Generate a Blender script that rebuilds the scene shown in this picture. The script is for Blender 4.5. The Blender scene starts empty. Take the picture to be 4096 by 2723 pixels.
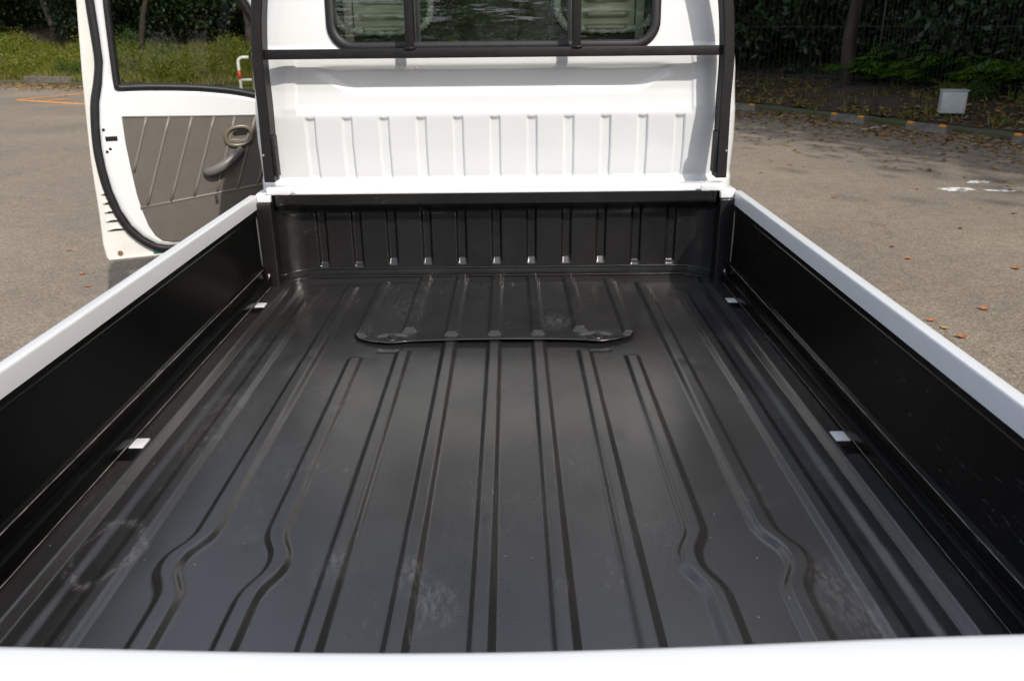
import bpy, bmesh, math, random
import numpy as np
from mathutils import Vector, Matrix

random.seed(7)
RNG = np.random.default_rng(11)
S = bpy.context.scene
COL = S.collection

# ------------------------------------------------------------------ camera
cam_d = bpy.data.cameras.new('camera')
cam = bpy.data.objects.new('camera', cam_d)
COL.objects.link(cam)
S.camera = cam
PITCH, YAW, ROLL = 0.37081, -0.00045, -0.01043
fw = Vector((math.sin(YAW) * math.cos(PITCH), math.cos(YAW) * math.cos(PITCH), -math.sin(PITCH)))
r0 = Vector((math.cos(YAW), -math.sin(YAW), 0))
u0 = r0.cross(fw)
rr = r0 * math.cos(ROLL) + u0 * math.sin(ROLL)
uu = -r0 * math.sin(ROLL) + u0 * math.cos(ROLL)
M = Matrix(((rr.x, uu.x, -fw.x, 0.04595), (rr.y, uu.y, -fw.y, -2.44936), (rr.z, uu.z, -fw.z, 1.42301), (0, 0, 0, 1)))
cam.matrix_world = M
cam_d.sensor_width = 36.0
cam_d.lens = 28.70
cam_d.clip_start = 0.02
cam_d.clip_end = 2000
cam_d.dof.use_dof = True
cam_d.dof.focus_distance = 1.75
cam_d.dof.aperture_fstop = 9.0

# ------------------------------------------------------------------ sky and sun
SUN = Vector((-0.60, 1.07, -1.0)).normalized()          # direction the light travels
elev = math.asin(-SUN.z)
W = bpy.data.worlds.new('World'); S.world = W; W.use_nodes = True
nt = W.node_tree; nt.nodes.clear()
sky = nt.nodes.new('ShaderNodeTexSky'); sky.sky_type = 'NISHITA'; sky.sun_disc = False
sky.sun_elevation = elev
sky.sun_rotation = math.atan2(-SUN.x, -SUN.y)
sky.air_density = 1.0; sky.dust_density = 2.5; sky.ozone_density = 1.0
bg = nt.nodes.new('ShaderNodeBackground'); bg.inputs['Strength'].default_value = 0.15
wo = nt.nodes.new('ShaderNodeOutputWorld')
# thin broken cloud over the whole sky
wtc = nt.nodes.new('ShaderNodeTexCoord')
wmp = nt.nodes.new('ShaderNodeMapping'); wmp.inputs['Scale'].default_value = (1, 1, 2.2)
wn1 = nt.nodes.new('ShaderNodeTexNoise'); wn1.inputs['Scale'].default_value = 2.6; wn1.inputs['Detail'].default_value = 7; wn1.inputs['Roughness'].default_value = .58
wrm = nt.nodes.new('ShaderNodeMapRange'); wrm.inputs['From Min'].default_value = .40; wrm.inputs['From Max'].default_value = .66; wrm.inputs['To Max'].default_value = .85
wmx = nt.nodes.new('ShaderNodeMixRGB'); wmx.inputs[2].default_value = (8.0, 8.2, 8.8, 1)
nt.links.new(wtc.outputs['Generated'], wmp.inputs[0]); nt.links.new(wmp.outputs[0], wn1.inputs['Vector'])
nt.links.new(wn1.outputs['Fac'], wrm.inputs[0]); nt.links.new(wrm.outputs[0], wmx.inputs[0])
nt.links.new(sky.outputs[0], wmx.inputs[1]); nt.links.new(wmx.outputs[0], bg.inputs[0]); nt.links.new(bg.outputs[0], wo.inputs[0])
sd = bpy.data.lights.new('sun', 'SUN'); sd.energy = 2.95; sd.angle = math.radians(0.55); sd.color = (1.0, 0.955, 0.88)
sun = bpy.data.objects.new('sun', sd); COL.objects.link(sun)
sun.rotation_euler = SUN.to_track_quat('-Z', 'Y').to_euler()
S.view_settings.view_transform = 'Standard'
S.view_settings.look = 'None'
S.view_settings.exposure = 0.36
S.view_settings.gamma = 1.0
S.view_settings.use_curve_mapping = False
S.cycles.max_bounces = 5
S.cycles.diffuse_bounces = 3
S.cycles.use_light_tree = False
S.cycles.glossy_bounces = 4
S.cycles.transparent_max_bounces = 8
S.cycles.caustics_reflective = False
S.cycles.caustics_refractive = False

# ------------------------------------------------------------------ materials
MATS = {}
def nodes_of(m):
    m.use_nodes = True
    return m.node_tree, m.node_tree.nodes, m.node_tree.links, m.node_tree.nodes['Principled BSDF']

def base_mat(name, col, rough=0.5, metal=0.0, spec=0.5, coat=0.0, coat_rough=0.05,
             vary=0.0, scale=20.0, bump=0.0, bump_scale=200.0, rvar=0.0, col2=None, stretch=(1, 1, 1)):
    m = bpy.data.materials.new(name)
    t, N, L, b = nodes_of(m)
    b.inputs['Base Color'].default_value = (*col, 1)
    b.inputs['Roughness'].default_value = rough
    b.inputs['Metallic'].default_value = metal
    b.inputs['Specular IOR Level'].default_value = spec
    b.inputs['Coat Weight'].default_value = coat
    b.inputs['Coat Roughness'].default_value = coat_rough
    tc = N.new('ShaderNodeTexCoord')
    mp = N.new('ShaderNodeMapping'); mp.inputs['Scale'].default_value = stretch
    L.new(tc.outputs['Object'], mp.inputs[0])
    if vary or col2 or rvar:
        n = N.new('ShaderNodeTexNoise'); n.inputs['Scale'].default_value = scale
        n.inputs['Detail'].default_value = 6; n.inputs['Roughness'].default_value = 0.6
        L.new(mp.outputs[0], n.inputs['Vector'])
        if vary or col2:
            cr = N.new('ShaderNodeValToRGB')
            c2 = col2 if col2 else tuple(c * (1 + vary) for c in col)
            c1 = col if col2 else tuple(c * (1 - vary) for c in col)
            cr.color_ramp.elements[0].color = (*c1, 1); cr.color_ramp.elements[0].position = 0.35
            cr.color_ramp.elements[1].color = (*c2, 1); cr.color_ramp.elements[1].position = 0.65
            L.new(n.outputs['Fac'], cr.inputs[0]); L.new(cr.outputs[0], b.inputs['Base Color'])
        if rvar:
            mr = N.new('ShaderNodeMapRange')
            mr.inputs['From Min'].default_value = 0.3; mr.inputs['From Max'].default_value = 0.7
            mr.inputs['To Min'].default_value = rough - rvar; mr.inputs['To Max'].default_value = rough + rvar
            L.new(n.outputs['Fac'], mr.inputs[0]); L.new(mr.outputs[0], b.inputs['Roughness'])
    if bump:
        n2 = N.new('ShaderNodeTexNoise'); n2.inputs['Scale'].default_value = bump_scale
        n2.inputs['Detail'].default_value = 4
        L.new(mp.outputs[0], n2.inputs['Vector'])
        bp = N.new('ShaderNodeBump'); bp.inputs['Strength'].default_value = bump; bp.inputs['Distance'].default_value = 0.01
        L.new(n2.outputs['Fac'], bp.inputs['Height']); L.new(bp.outputs[0], b.inputs['Normal'])
    MATS[name] = m
    return m

white = base_mat('white_paint', (0.675, 0.685, 0.69), 0.34, coat=0.35, vary=0.015, scale=6, bump=0.02, bump_scale=9)
white_dirty = base_mat('white_paint_dusty', (0.63, 0.62, 0.58), 0.5, vary=0.05, scale=9, bump=0.02, bump_scale=40)
frame_black = base_mat('frame_black', (0.008, 0.007, 0.0072), 0.5, spec=.35, vary=0.3, scale=30, bump=0.06, bump_scale=120)
rubber = base_mat('rubber', (0.012, 0.012, 0.013), 0.5, spec=.4, vary=0.25, scale=30)
vinyl = base_mat('vinyl', (0.105, 0.092, 0.079), 0.55, vary=0.06, scale=14, bump=0.08, bump_scale=900)
vinyl_seam = base_mat('vinyl_seam', (0.165, 0.15, 0.13), 0.45)
bronze = base_mat('bronze_plastic', (0.14, 0.115, 0.082), 0.32, vary=0.1, scale=40)
grey_plastic = base_mat('grey_plastic', (0.14, 0.128, 0.118), 0.4, vary=0.06, scale=40)
dark_plastic = base_mat('dark_plastic', (0.02, 0.02, 0.021), 0.5)
hole_black = base_mat('hole_black', (0.006, 0.006, 0.006), 0.9)
seat_metal = base_mat('seat_metal', (0.58, 0.58, 0.48), 0.38, metal=0.2, vary=0.15, scale=12)
seat_cloth = base_mat('seat_cloth', (0.06, 0.06, 0.06), 0.9, bump=0.3, bump_scale=300)
elastic = base_mat('elastic', (0.75, 0.75, 0.70), 0.8, vary=0.3, scale=90, bump=0.6, bump_scale=90)
worn_lit_edge = base_mat('worn_lit_edge', (0.16, 0.15, 0.13), 0.45, vary=.6, scale=30)  # pale tone holds both worn paint and the bright catch of light on edges
tyre_m = base_mat('tyre_rubber', (0.02, 0.02, 0.02), 0.8)
steel = base_mat('steel', (0.5, 0.5, 0.5), 0.4, metal=0.8)
bolt_m = base_mat('bolt_black', (0.02, 0.02, 0.02), 0.3)
teal_m = base_mat('teal_plastic', (0.01, 0.12, 0.10), 0.4)
rust = base_mat('rusty_bolt', (0.17, 0.09, 0.05), 0.7, vary=0.3, scale=200)
mirror_m = base_mat('mirror_glass', (0.8, 0.8, 0.8), 0.03, metal=1.0)
concrete = base_mat('concrete', (0.115, 0.103, 0.082), 0.9, vary=0.35, scale=9, bump=0.5, bump_scale=60)
concrete_pale = base_mat('concrete_pale', (0.30, 0.27, 0.22), 0.9, vary=0.3, scale=7, bump=0.5, bump_scale=50)
kerb_m = base_mat('kerb_mossy', (0.075, 0.065, 0.045), 0.95, col2=(0.05, 0.065, 0.02), scale=3, bump=0.6, bump_scale=40)
orange_refl = base_mat('orange_reflector', (0.62, 0.24, 0.02), 0.35)
box_grey = base_mat('box_grey', (0.42, 0.44, 0.44), 0.55, vary=0.12, scale=5, bump=0.1, bump_scale=60)
fence_m = base_mat('fence_dark', (0.007, 0.008, 0.007), 0.6)
bark = base_mat('bark', (0.034, 0.025, 0.018), 0.9, vary=0.4, scale=8, bump=0.9, bump_scale=25, stretch=(1, 1, 0.25))
hoop_white = base_mat('hoop_white', (0.75, 0.75, 0.72), 0.4)
hoop_red = base_mat('hoop_red', (0.55, 0.05, 0.03), 0.4)

# black bed paint: glossy, dusty, scuffed
def bed_paint(name, base=0.022, rough=0.34, dust=1.0, spec=.5, scuffs=None):
    m = bpy.data.materials.new(name)
    t, N, L, b = nodes_of(m)
    b.inputs['Specular IOR Level'].default_value = spec
    tc = N.new('ShaderNodeTexCoord')
    n1 = N.new('ShaderNodeTexNoise'); n1.inputs['Scale'].default_value = 2.6; n1.inputs['Detail'].default_value = 7; n1.inputs['Roughness'].default_value = 0.62
    L.new(tc.outputs['Object'], n1.inputs['Vector'])
    cr = N.new('ShaderNodeValToRGB')
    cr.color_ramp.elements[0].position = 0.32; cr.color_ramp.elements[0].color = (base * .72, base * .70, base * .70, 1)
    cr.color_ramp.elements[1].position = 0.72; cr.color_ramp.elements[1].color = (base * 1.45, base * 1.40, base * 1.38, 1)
    L.new(n1.outputs['Fac'], cr.inputs[0])
    # fine specks of dust
    v = N.new('ShaderNodeTexVoronoi'); v.inputs['Scale'].default_value = 42; v.inputs['Randomness'].default_value = 1
    L.new(tc.outputs['Object'], v.inputs['Vector'])
    lt = N.new('ShaderNodeMath'); lt.operation = 'LESS_THAN'; lt.inputs[1].default_value = 0.034 * dust
    L.new(v.outputs['Distance'], lt.inputs[0])
    wn = N.new('ShaderNodeTexNoise'); wn.inputs['Scale'].default_value = 3.3
    L.new(tc.outputs['Object'], wn.inputs['Vector'])
    g2 = N.new('ShaderNodeMath'); g2.operation = 'GREATER_THAN'; g2.inputs[1].default_value = 0.53
    L.new(wn.outputs['Fac'], g2.inputs[0])
    mu = N.new('ShaderNodeMath'); mu.operation = 'MULTIPLY'; L.new(lt.outputs[0], mu.inputs[0]); L.new(g2.outputs[0], mu.inputs[1])
    # scuffs: stretched noise, thresholded, inside patches
    mp = N.new('ShaderNodeMapping'); mp.inputs['Scale'].default_value = (34, 9, 34); mp.inputs['Rotation'].default_value = (0, 0, 0.35)
    L.new(tc.outputs['Object'], mp.inputs[0])
    n3 = N.new('ShaderNodeTexNoise'); n3.inputs['Scale'].default_value = 2.4; n3.inputs['Detail'].default_value = 8; n3.inputs['Roughness'].default_value = .75
    L.new(mp.outputs[0], n3.inputs['Vector'])
    r3 = N.new('ShaderNodeMapRange'); r3.inputs['From Min'].default_value = .58; r3.inputs['From Max'].default_value = .78
    L.new(n3.outputs['Fac'], r3.inputs[0])
    n4 = N.new('ShaderNodeTexNoise'); n4.inputs['Scale'].default_value = 4.5; n4.inputs['Detail'].default_value = 2
    L.new(tc.outputs['Object'], n4.inputs['Vector'])
    r4 = N.new('ShaderNodeMapRange'); r4.inputs['From Min'].default_value = .52; r4.inputs['From Max'].default_value = .72
    L.new(n4.outputs['Fac'], r4.inputs[0])
    sc = N.new('ShaderNodeMath'); sc.operation = 'MULTIPLY'; L.new(r3.outputs[0], sc.inputs[0]); L.new(r4.outputs[0], sc.inputs[1])
    sc2 = N.new('ShaderNodeMath'); sc2.operation = 'MULTIPLY'; L.new(sc.outputs[0], sc2.inputs[0]); sc2.inputs[1].default_value = .75
    mx = N.new('ShaderNodeMixRGB'); mx.inputs[2].default_value = (.22, .215, .205, 1)
    L.new(sc2.outputs[0], mx.inputs[0]); L.new(cr.outputs[0], mx.inputs[1])
    mx2 = N.new('ShaderNodeMixRGB'); mx2.inputs[2].default_value = (.4, .39, .36, 1)
    L.new(mu.outputs[0], mx2.inputs[0]); L.new(mx.outputs[0], mx2.inputs[1])
    nd = N.new('ShaderNodeTexNoise'); nd.inputs['Scale'].default_value = 1.7; nd.inputs['Detail'].default_value = 5; nd.inputs['Roughness'].default_value = .6
    L.new(tc.outputs['Object'], nd.inputs['Vector'])
    rd = N.new('ShaderNodeMapRange'); rd.inputs['From Min'].default_value = .46; rd.inputs['From Max'].default_value = .72; rd.inputs['To Max'].default_value = .40
    L.new(nd.outputs['Fac'], rd.inputs[0])
    mx3 = N.new('ShaderNodeMixRGB'); mx3.inputs[2].default_value = (base * 1.9, base * 1.6, base * 1.35, 1)
    L.new(rd.outputs[0], mx3.inputs[0]); L.new(mx2.outputs[0], mx3.inputs[1])
    last = mx3.outputs[0]
    if scuffs:
        nf = N.new('ShaderNodeTexNoise'); nf.inputs['Scale'].default_value = 120; nf.inputs['Detail'].default_value = 6; nf.inputs['Roughness'].default_value = .75
        mf = N.new('ShaderNodeMapping'); mf.inputs['Scale'].default_value = (1, .35, 1); mf.inputs['Rotation'].default_value = (0, 0, .5)
        L.new(tc.outputs['Object'], mf.inputs[0]); L.new(mf.outputs[0], nf.inputs['Vector'])
        rf = N.new('ShaderNodeMapRange'); rf.inputs['From Min'].default_value = .42; rf.inputs['From Max'].default_value = .70
        L.new(nf.outputs['Fac'], rf.inputs[0])
        wob = N.new('ShaderNodeTexNoise'); wob.inputs['Scale'].default_value = 18; wob.inputs['Detail'].default_value = 3
        L.new(tc.outputs['Object'], wob.inputs['Vector'])
        acc = None
        for (cx, cy, r, ring, amp) in scuffs:
            sv = N.new('ShaderNodeVectorMath'); sv.operation = 'MULTIPLY_ADD'; sv.inputs[1].default_value = (.05, .05, 0)
            L.new(wob.outputs['Color'], sv.inputs[0]); L.new(tc.outputs['Object'], sv.inputs[2])
            ds = N.new('ShaderNodeVectorMath'); ds.operation = 'SUBTRACT'; ds.inputs[1].default_value = (cx + .025, cy + .025, 0)
            L.new(sv.outputs[0], ds.inputs[0])
            ms = N.new('ShaderNodeVectorMath'); ms.operation = 'MULTIPLY'; ms.inputs[1].default_value = (1 / r, .6 / r, 0)
            L.new(ds.outputs[0], ms.inputs[0])
            ln = N.new('ShaderNodeVectorMath'); ln.operation = 'LENGTH'; L.new(ms.outputs[0], ln.inputs[0])
            fall = N.new('ShaderNodeMapRange'); fall.inputs['From Min'].default_value = .0; fall.inputs['From Max'].default_value = 1; fall.inputs['To Min'].default_value = amp; fall.inputs['To Max'].default_value = 0
            if ring:
                ab = N.new('ShaderNodeMath'); ab.operation = 'SUBTRACT'; ab.inputs[1].default_value = .8; L.new(ln.outputs['Value'], ab.inputs[0])
                a2 = N.new('ShaderNodeMath'); a2.operation = 'ABSOLUTE'; L.new(ab.outputs[0], a2.inputs[0])
                a3 = N.new('ShaderNodeMath'); a3.operation = 'MULTIPLY'; a3.inputs[1].default_value = 6; L.new(a2.outputs[0], a3.inputs[0])
                L.new(a3.outputs[0], fall.inputs[0])
            else: L.new(ln.outputs['Value'], fall.inputs[0])
            if acc is None: acc = fall.outputs[0]
            else:
                ad = N.new('ShaderNodeMath'); ad.operation = 'MAXIMUM'; L.new(acc, ad.inputs[0]); L.new(fall.outputs[0], ad.inputs[1]); acc = ad.outputs[0]
        pr = N.new('ShaderNodeMath'); pr.operation = 'MULTIPLY'; L.new(acc, pr.inputs[0]); L.new(rf.outputs[0], pr.inputs[1])
        mx4 = N.new('ShaderNodeMixRGB'); mx4.inputs[2].default_value = (.20, .195, .185, 1)
        L.new(pr.outputs[0], mx4.inputs[0]); L.new(last, mx4.inputs[1]); last = mx4.outputs[0]
    L.new(last, b.inputs['Base Color'])
    rm = N.new('ShaderNodeMapRange'); rm.inputs['From Min'].default_value = .3; rm.inputs['From Max'].default_value = .7
    rm.inputs['To Min'].default_value = rough - .07; rm.inputs['To Max'].default_value = rough + .09
    L.new(n4.outputs['Fac'], rm.inputs[0]); L.new(rm.outputs[0], b.inputs['Roughness'])
    nb = N.new('ShaderNodeTexNoise'); nb.inputs['Scale'].default_value = 420; nb.inputs['Detail'].default_value = 3
    L.new(tc.outputs['Object'], nb.inputs['Vector'])
    bp = N.new('ShaderNodeBump'); bp.inputs['Strength'].default_value = .10; bp.inputs['Distance'].default_value = .004
    L.new(nb.outputs['Fac'], bp.inputs['Height']); L.new(bp.outputs[0], b.inputs['Normal'])
    return m
SCUFFS = [(-.560, -.86, .07, False, .42), (-.590, -1.385, .06, True, .5), (-.105, -1.455, .04, False, .5), (-.07, -1.51, .045, False, .45), (-.226, -1.42, .035, False, .4),
          (.520, -1.535, .06, False, .35), (.505, -1.465, .045, False, .38), (.165, -.37, .05, False, .5), (-.26, -.27, .09, False, .2), (.17, -1.15, .08, False, .16), (-.30, -.80, .08, False, .2), (-.565, -1.00, .09, False, .3),
          (-.06, -.71, .09, False, .2), (.30, -.9, .12, False, .14), (0.0, -1.3, .14, False, .12), (.25, -1.3, .10, False, .15), (-.40, -1.2, .12, False, .12)]
bed_black = bed_paint('bed_black_paint', base=.016, rough=.21, spec=.88, dust=1.15, scuffs=SCUFFS)
wall_black = bed_paint('wall_black_paint', base=0.009, rough=0.22, dust=.8, spec=.6)
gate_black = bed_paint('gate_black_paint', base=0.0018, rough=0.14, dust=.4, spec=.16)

def glass(name, tint=(0.6, 0.66, 0.62), wavy=True, refl=1.0):
    m = bpy.data.materials.new(name); m.use_nodes = True
    t = m.node_tree; N = t.nodes; L = t.links; N.clear()
    out = N.new('ShaderNodeOutputMaterial')
    tr = N.new('ShaderNodeBsdfTransparent'); tr.inputs[0].default_value = (*tint, 1)
    gl = N.new('ShaderNodeBsdfGlossy'); gl.inputs['Roughness'].default_value = 0.01
    fr = N.new('ShaderNodeFresnel'); fr.inputs[0].default_value = 1.5
    mm = N.new('ShaderNodeMath'); mm.operation = 'MULTIPLY'; mm.inputs[1].default_value = 2.0 * refl; mm.use_clamp = True
    L.new(fr.outputs[0], mm.inputs[0])
    mix = N.new('ShaderNodeMixShader')
    L.new(mm.outputs[0], mix.inputs[0]); L.new(tr.outputs[0], mix.inputs[1]); L.new(gl.outputs[0], mix.inputs[2])
    L.new(mix.outputs[0], out.inputs[0])
    if wavy:
        tc = N.new('ShaderNodeTexCoord'); mp = N.new('ShaderNodeMapping'); mp.inputs['Scale'].default_value = (3.5, 1, 16)
        L.new(tc.outputs['Object'], mp.inputs[0])
        n = N.new('ShaderNodeTexNoise'); n.inputs['Scale'].default_value = 1.6; n.inputs['Detail'].default_value = 3
        L.new(mp.outputs[0], n.inputs['Vector'])
        bp = N.new('ShaderNodeBump'); bp.inputs['Strength'].default_value = .055; bp.inputs['Distance'].default_value = .02
        L.new(n.outputs['Fac'], bp.inputs['Height']); L.new(bp.outputs[0], gl.inputs['Normal'])
    return m
win_glass = glass('window_glass', (.80, .86, .80), True, 1.35)
door_glass = glass('door_glass', (0.62, 0.66, 0.60), False, .2)

def asphalt_mat():
    m = bpy.data.materials.new('asphalt')
    t, N, L, b = nodes_of(m)
    b.inputs['Roughness'].default_value = .88; b.inputs['Specular IOR Level'].default_value = .3
    tc = N.new('ShaderNodeTexCoord')
    n1 = N.new('ShaderNodeTexNoise'); n1.inputs['Scale'].default_value = 48; n1.inputs['Detail'].default_value = 7; n1.inputs['Roughness'].default_value = .85
    n2 = N.new('ShaderNodeTexNoise'); n2.inputs['Scale'].default_value = .55; n2.inputs['Detail'].default_value = 6
    n5 = N.new('ShaderNodeTexNoise'); n5.inputs['Scale'].default_value = 9; n5.inputs['Detail'].default_value = 6; n5.inputs['Roughness'].default_value = .7
    for n in (n1, n2, n5): L.new(tc.outputs['Object'], n.inputs['Vector'])
    cr = N.new('ShaderNodeValToRGB')
    e = cr.color_ramp.elements
    e[0].position = .34; e[0].color = (.078, .066, .053, 1)
    e[1].position = .68; e[1].color = (.390, .325, .245, 1)
    L.new(n1.outputs['Fac'], cr.inputs[0])
    cr2 = N.new('ShaderNodeValToRGB'); cr2.color_ramp.elements[0].color = (.82, .82, .84, 1); cr2.color_ramp.elements[1].color = (1.16, 1.15, 1.12, 1)
    cr2.color_ramp.elements[0].position = .3; cr2.color_ramp.elements[1].position = .7
    L.new(n2.outputs['Fac'], cr2.inputs[0])
    cr3 = N.new('ShaderNodeValToRGB'); cr3.color_ramp.elements[0].color = (.86, .86, .86, 1); cr3.color_ramp.elements[1].color = (1.12, 1.12, 1.12, 1)
    cr3.color_ramp.elements[0].position = .35; cr3.color_ramp.elements[1].position = .65
    L.new(n5.outputs['Fac'], cr3.inputs[0])
    m1 = N.new('ShaderNodeMixRGB'); m1.blend_type = 'MULTIPLY'; m1.inputs[0].default_value = 1
    m2 = N.new('ShaderNodeMixRGB'); m2.blend_type = 'MULTIPLY'; m2.inputs[0].default_value = 1
    L.new(cr.outputs[0], m1.inputs[1]); L.new(cr2.outputs[0], m1.inputs[2])
    L.new(m1.outputs[0], m2.inputs[1]); L.new(cr3.outputs[0], m2.inputs[2])
    # hairline cracks
    wn = N.new('ShaderNodeTexNoise'); wn.inputs['Scale'].default_value = 1.4; wn.inputs['Detail'].default_value = 6
    L.new(tc.outputs['Object'], wn.inputs['Vector'])
    av = N.new('ShaderNodeVectorMath'); av.operation = 'MULTIPLY_ADD'; av.inputs[1].default_value = (1.2, 1.2, 0)
    L.new(wn.outputs['Color'], av.inputs[0]); L.new(tc.outputs['Object'], av.inputs[2])
    vc = N.new('ShaderNodeTexVoronoi'); vc.feature = 'DISTANCE_TO_EDGE'; vc.inputs['Scale'].default_value = .32
    L.new(av.outputs[0], vc.inputs['Vector'])
    lc = N.new('ShaderNodeMapRange'); lc.inputs['From Min'].default_value = 0; lc.inputs['From Max'].default_value = .0035; lc.inputs['To Min'].default_value = .45; lc.inputs['To Max'].default_value = 0
    L.new(vc.outputs['Distance'], lc.inputs[0])
    # old stains
    ns = N.new('ShaderNodeTexNoise'); ns.inputs['Scale'].default_value = .9; ns.inputs['Detail'].default_value = 8; ns.inputs['Roughness'].default_value = .65; ns.inputs['Distortion'].default_value = .6
    L.new(tc.outputs['Object'], ns.inputs['Vector'])
    rs = N.new('ShaderNodeMapRange'); rs.inputs['From Min'].default_value = .56; rs.inputs['From Max'].default_value = .74; rs.inputs['To Max'].default_value = .20
    L.new(ns.outputs['Fac'], rs.inputs[0])
    mxx = N.new('ShaderNodeMath'); mxx.operation = 'MAXIMUM'; L.new(lc.outputs[0], mxx.inputs[0]); L.new(rs.outputs[0], mxx.inputs[1])
    md = N.new('ShaderNodeMixRGB'); md.inputs[2].default_value = (.07, .06, .05, 1)
    L.new(mxx.outputs[0], md.inputs[0]); L.new(m2.outputs[0], md.inputs[1])
    L.new(md.outputs[0], b.inputs['Base Color'])
    v = N.new('ShaderNodeTexVoronoi'); v.inputs['Scale'].default_value = 130
    L.new(tc.outputs['Object'], v.inputs['Vector'])
    bp = N.new('ShaderNodeBump'); bp.inputs['Strength'].default_value = .6; bp.inputs['Distance'].default_value = .006
    L.new(v.outputs['Distance'], bp.inputs['Height']); L.new(bp.outputs[0], b.inputs['Normal'])
    return m
asphalt = asphalt_mat()

def worn_paint(name, col, thr=.5, scale=7):
    m = bpy.data.materials.new(name); m.use_nodes = True
    t, N, L, b = nodes_of(m)
    b.inputs['Roughness'].default_value = .8
    tc = N.new('ShaderNodeTexCoord')
    n = N.new('ShaderNodeTexNoise'); n.inputs['Scale'].default_value = scale; n.inputs['Detail'].default_value = 9; n.inputs['Roughness'].default_value = .7
    L.new(tc.outputs['Object'], n.inputs['Vector'])
    r = N.new('ShaderNodeMapRange'); r.inputs['From Min'].default_value = thr - .06; r.inputs['From Max'].default_value = thr + .06
    L.new(n.outputs['Fac'], r.inputs[0])
    b.inputs['Base Color'].default_value = (*col, 1)
    L.new(r.outputs[0], b.inputs['Alpha'])
    return m
paint_orange = worn_paint('worn_orange_paint', (.80, .33, .06), .42)
paint_white = worn_paint('worn_white_paint', (.72, .71, .68), .47, 9)

def leaf_mat(name, cols, transl=.35, rough=.5):
    m = bpy.data.materials.new(name); m.use_nodes = True
    t = m.node_tree; N = t.nodes; L = t.links; N.clear()
    out = N.new('ShaderNodeOutputMaterial')
    g = N.new('ShaderNodeNewGeometry')
    cr = N.new('ShaderNodeValToRGB'); cr.color_ramp.interpolation = 'LINEAR'
    el = cr.color_ramp.elements
    while len(el) < len(cols): el.new(.5)
    for i, c in enumerate(cols):
        el[i].position = i / (len(cols) - 1); el[i].color = (*c, 1)
    L.new(g.outputs['Random Per Island'], cr.inputs[0])
    b = N.new('ShaderNodeBsdfPrincipled'); b.inputs['Roughness'].default_value = rough
    L.new(cr.outputs[0], b.inputs['Base Color'])
    tr = N.new('ShaderNodeBsdfTranslucent')
    mu = N.new('ShaderNodeMixRGB'); mu.blend_type = 'MULTIPLY'; mu.inputs[0].default_value = 1; mu.inputs[2].default_value = (1.2, 1.3, .5, 1)
    L.new(cr.outputs[0], mu.inputs[1]); L.new(mu.outputs[0], tr.inputs[0])
    mx = N.new('ShaderNodeMixShader'); mx.inputs[0].default_value = transl
    L.new(b.outputs[0], mx.inputs[1]); L.new(tr.outputs[0], mx.inputs[2]); L.new(mx.outputs[0], out.inputs[0])
    return m
leaf_dark = leaf_mat('leaf_dark', [(.006, .015, .004), (.014, .032, .006), (.026, .055, .009)], .22)
leaf_mid = leaf_mat('leaf_mid', [(.02, .045, .006), (.038, .085, .010), (.065, .13, .012)], .35)
leaf_fern = leaf_mat('leaf_fern', [(.04, .10, .008), (.07, .16, .010), (.10, .21, .015)], .35)
leaf_yel = leaf_mat('leaf_yellow_green', [(.05, .08, .008), (.13, .17, .012), (.26, .25, .016), (.06, .12, .010), (.24, .16, .02)], .35)
grass_m = leaf_mat('grass_blades', [(.05, .075, .006), (.10, .13, .010), (.18, .17, .015), (.24, .18, .03)], .3)
litter_m = leaf_mat('leaf_litter', [(.42, .27, .07), (.10, .055, .022), (.16, .09, .03), (.26, .17, .06), (.34, .24, .08), (.09, .05, .025), (.30, .13, .03)], .15, .7)
stray_m = base_mat('stray_leaf_orange', (.42, .13, .035), .6, vary=.25, scale=25)
stray_m2 = base_mat('stray_leaf_tan', (.36, .24, .09), .6, vary=.25, scale=25)
stray_m3 = base_mat('stray_leaf_brown', (.12, .045, .025), .6, vary=.25, scale=25)
soil = base_mat('soil_litter', (.026, .018, .010), .95, col2=(.055, .038, .019), scale=4, bump=.8, bump_scale=20)

# ------------------------------------------------------------------ mesh helpers
def link(o, parent=None):
    COL.objects.link(o)
    if parent is not None: o.parent = parent
    return o

def mesh_obj(name, verts, faces, mat, parent=None, smooth=False):
    me = bpy.data.meshes.new(name)
    me.from_pydata([tuple(v) for v in verts], [], [tuple(f) for f in faces])
    if mat is not None: me.materials.append(mat)
    if smooth: me.shade_smooth()
    me.update()
    return link(bpy.data.objects.new(name, me), parent)

def np_mesh(name, V, Fq, mat, smooth=True):
    """fast mesh from arrays, quads or tris"""
    me = bpy.data.meshes.new(name)
    n = len(V); m, k = Fq.shape
    me.vertices.add(n); me.vertices.foreach_set('co', np.ascontiguousarray(V, dtype=np.float32).ravel())
    me.loops.add(m * k); me.loops.foreach_set('vertex_index', np.ascontiguousarray(Fq, dtype=np.int32).ravel())
    me.polygons.add(m)
    me.polygons.foreach_set('loop_start', np.arange(0, m * k, k, dtype=np.int32))
    me.polygons.foreach_set('loop_total', np.full(m, k, dtype=np.int32))
    if mat is not None: me.materials.append(mat)
    me.update(calc_edges=True)
    if smooth: me.shade_smooth()
    return me

def grid_mesh(name, P, mat, keep=None, flip=False, smooth=True):
    ny, nx, _ = P.shape
    idx = np.arange(ny * nx).reshape(ny, nx)
    q = np.stack([idx[:-1, :-1], idx[:-1, 1:], idx[1:, 1:], idx[1:, :-1]], -1).reshape(-1, 4)
    if flip: q = q[:, ::-1]
    if keep is not None: q = q[keep.reshape(-1)]
    return np_mesh(name, P.reshape(-1, 3), q, mat, smooth)

def grid_obj(name, P, mat, parent=None, **k):
    return link(bpy.data.objects.new(name, grid_mesh(name, P, mat, **k)), parent)

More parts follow.
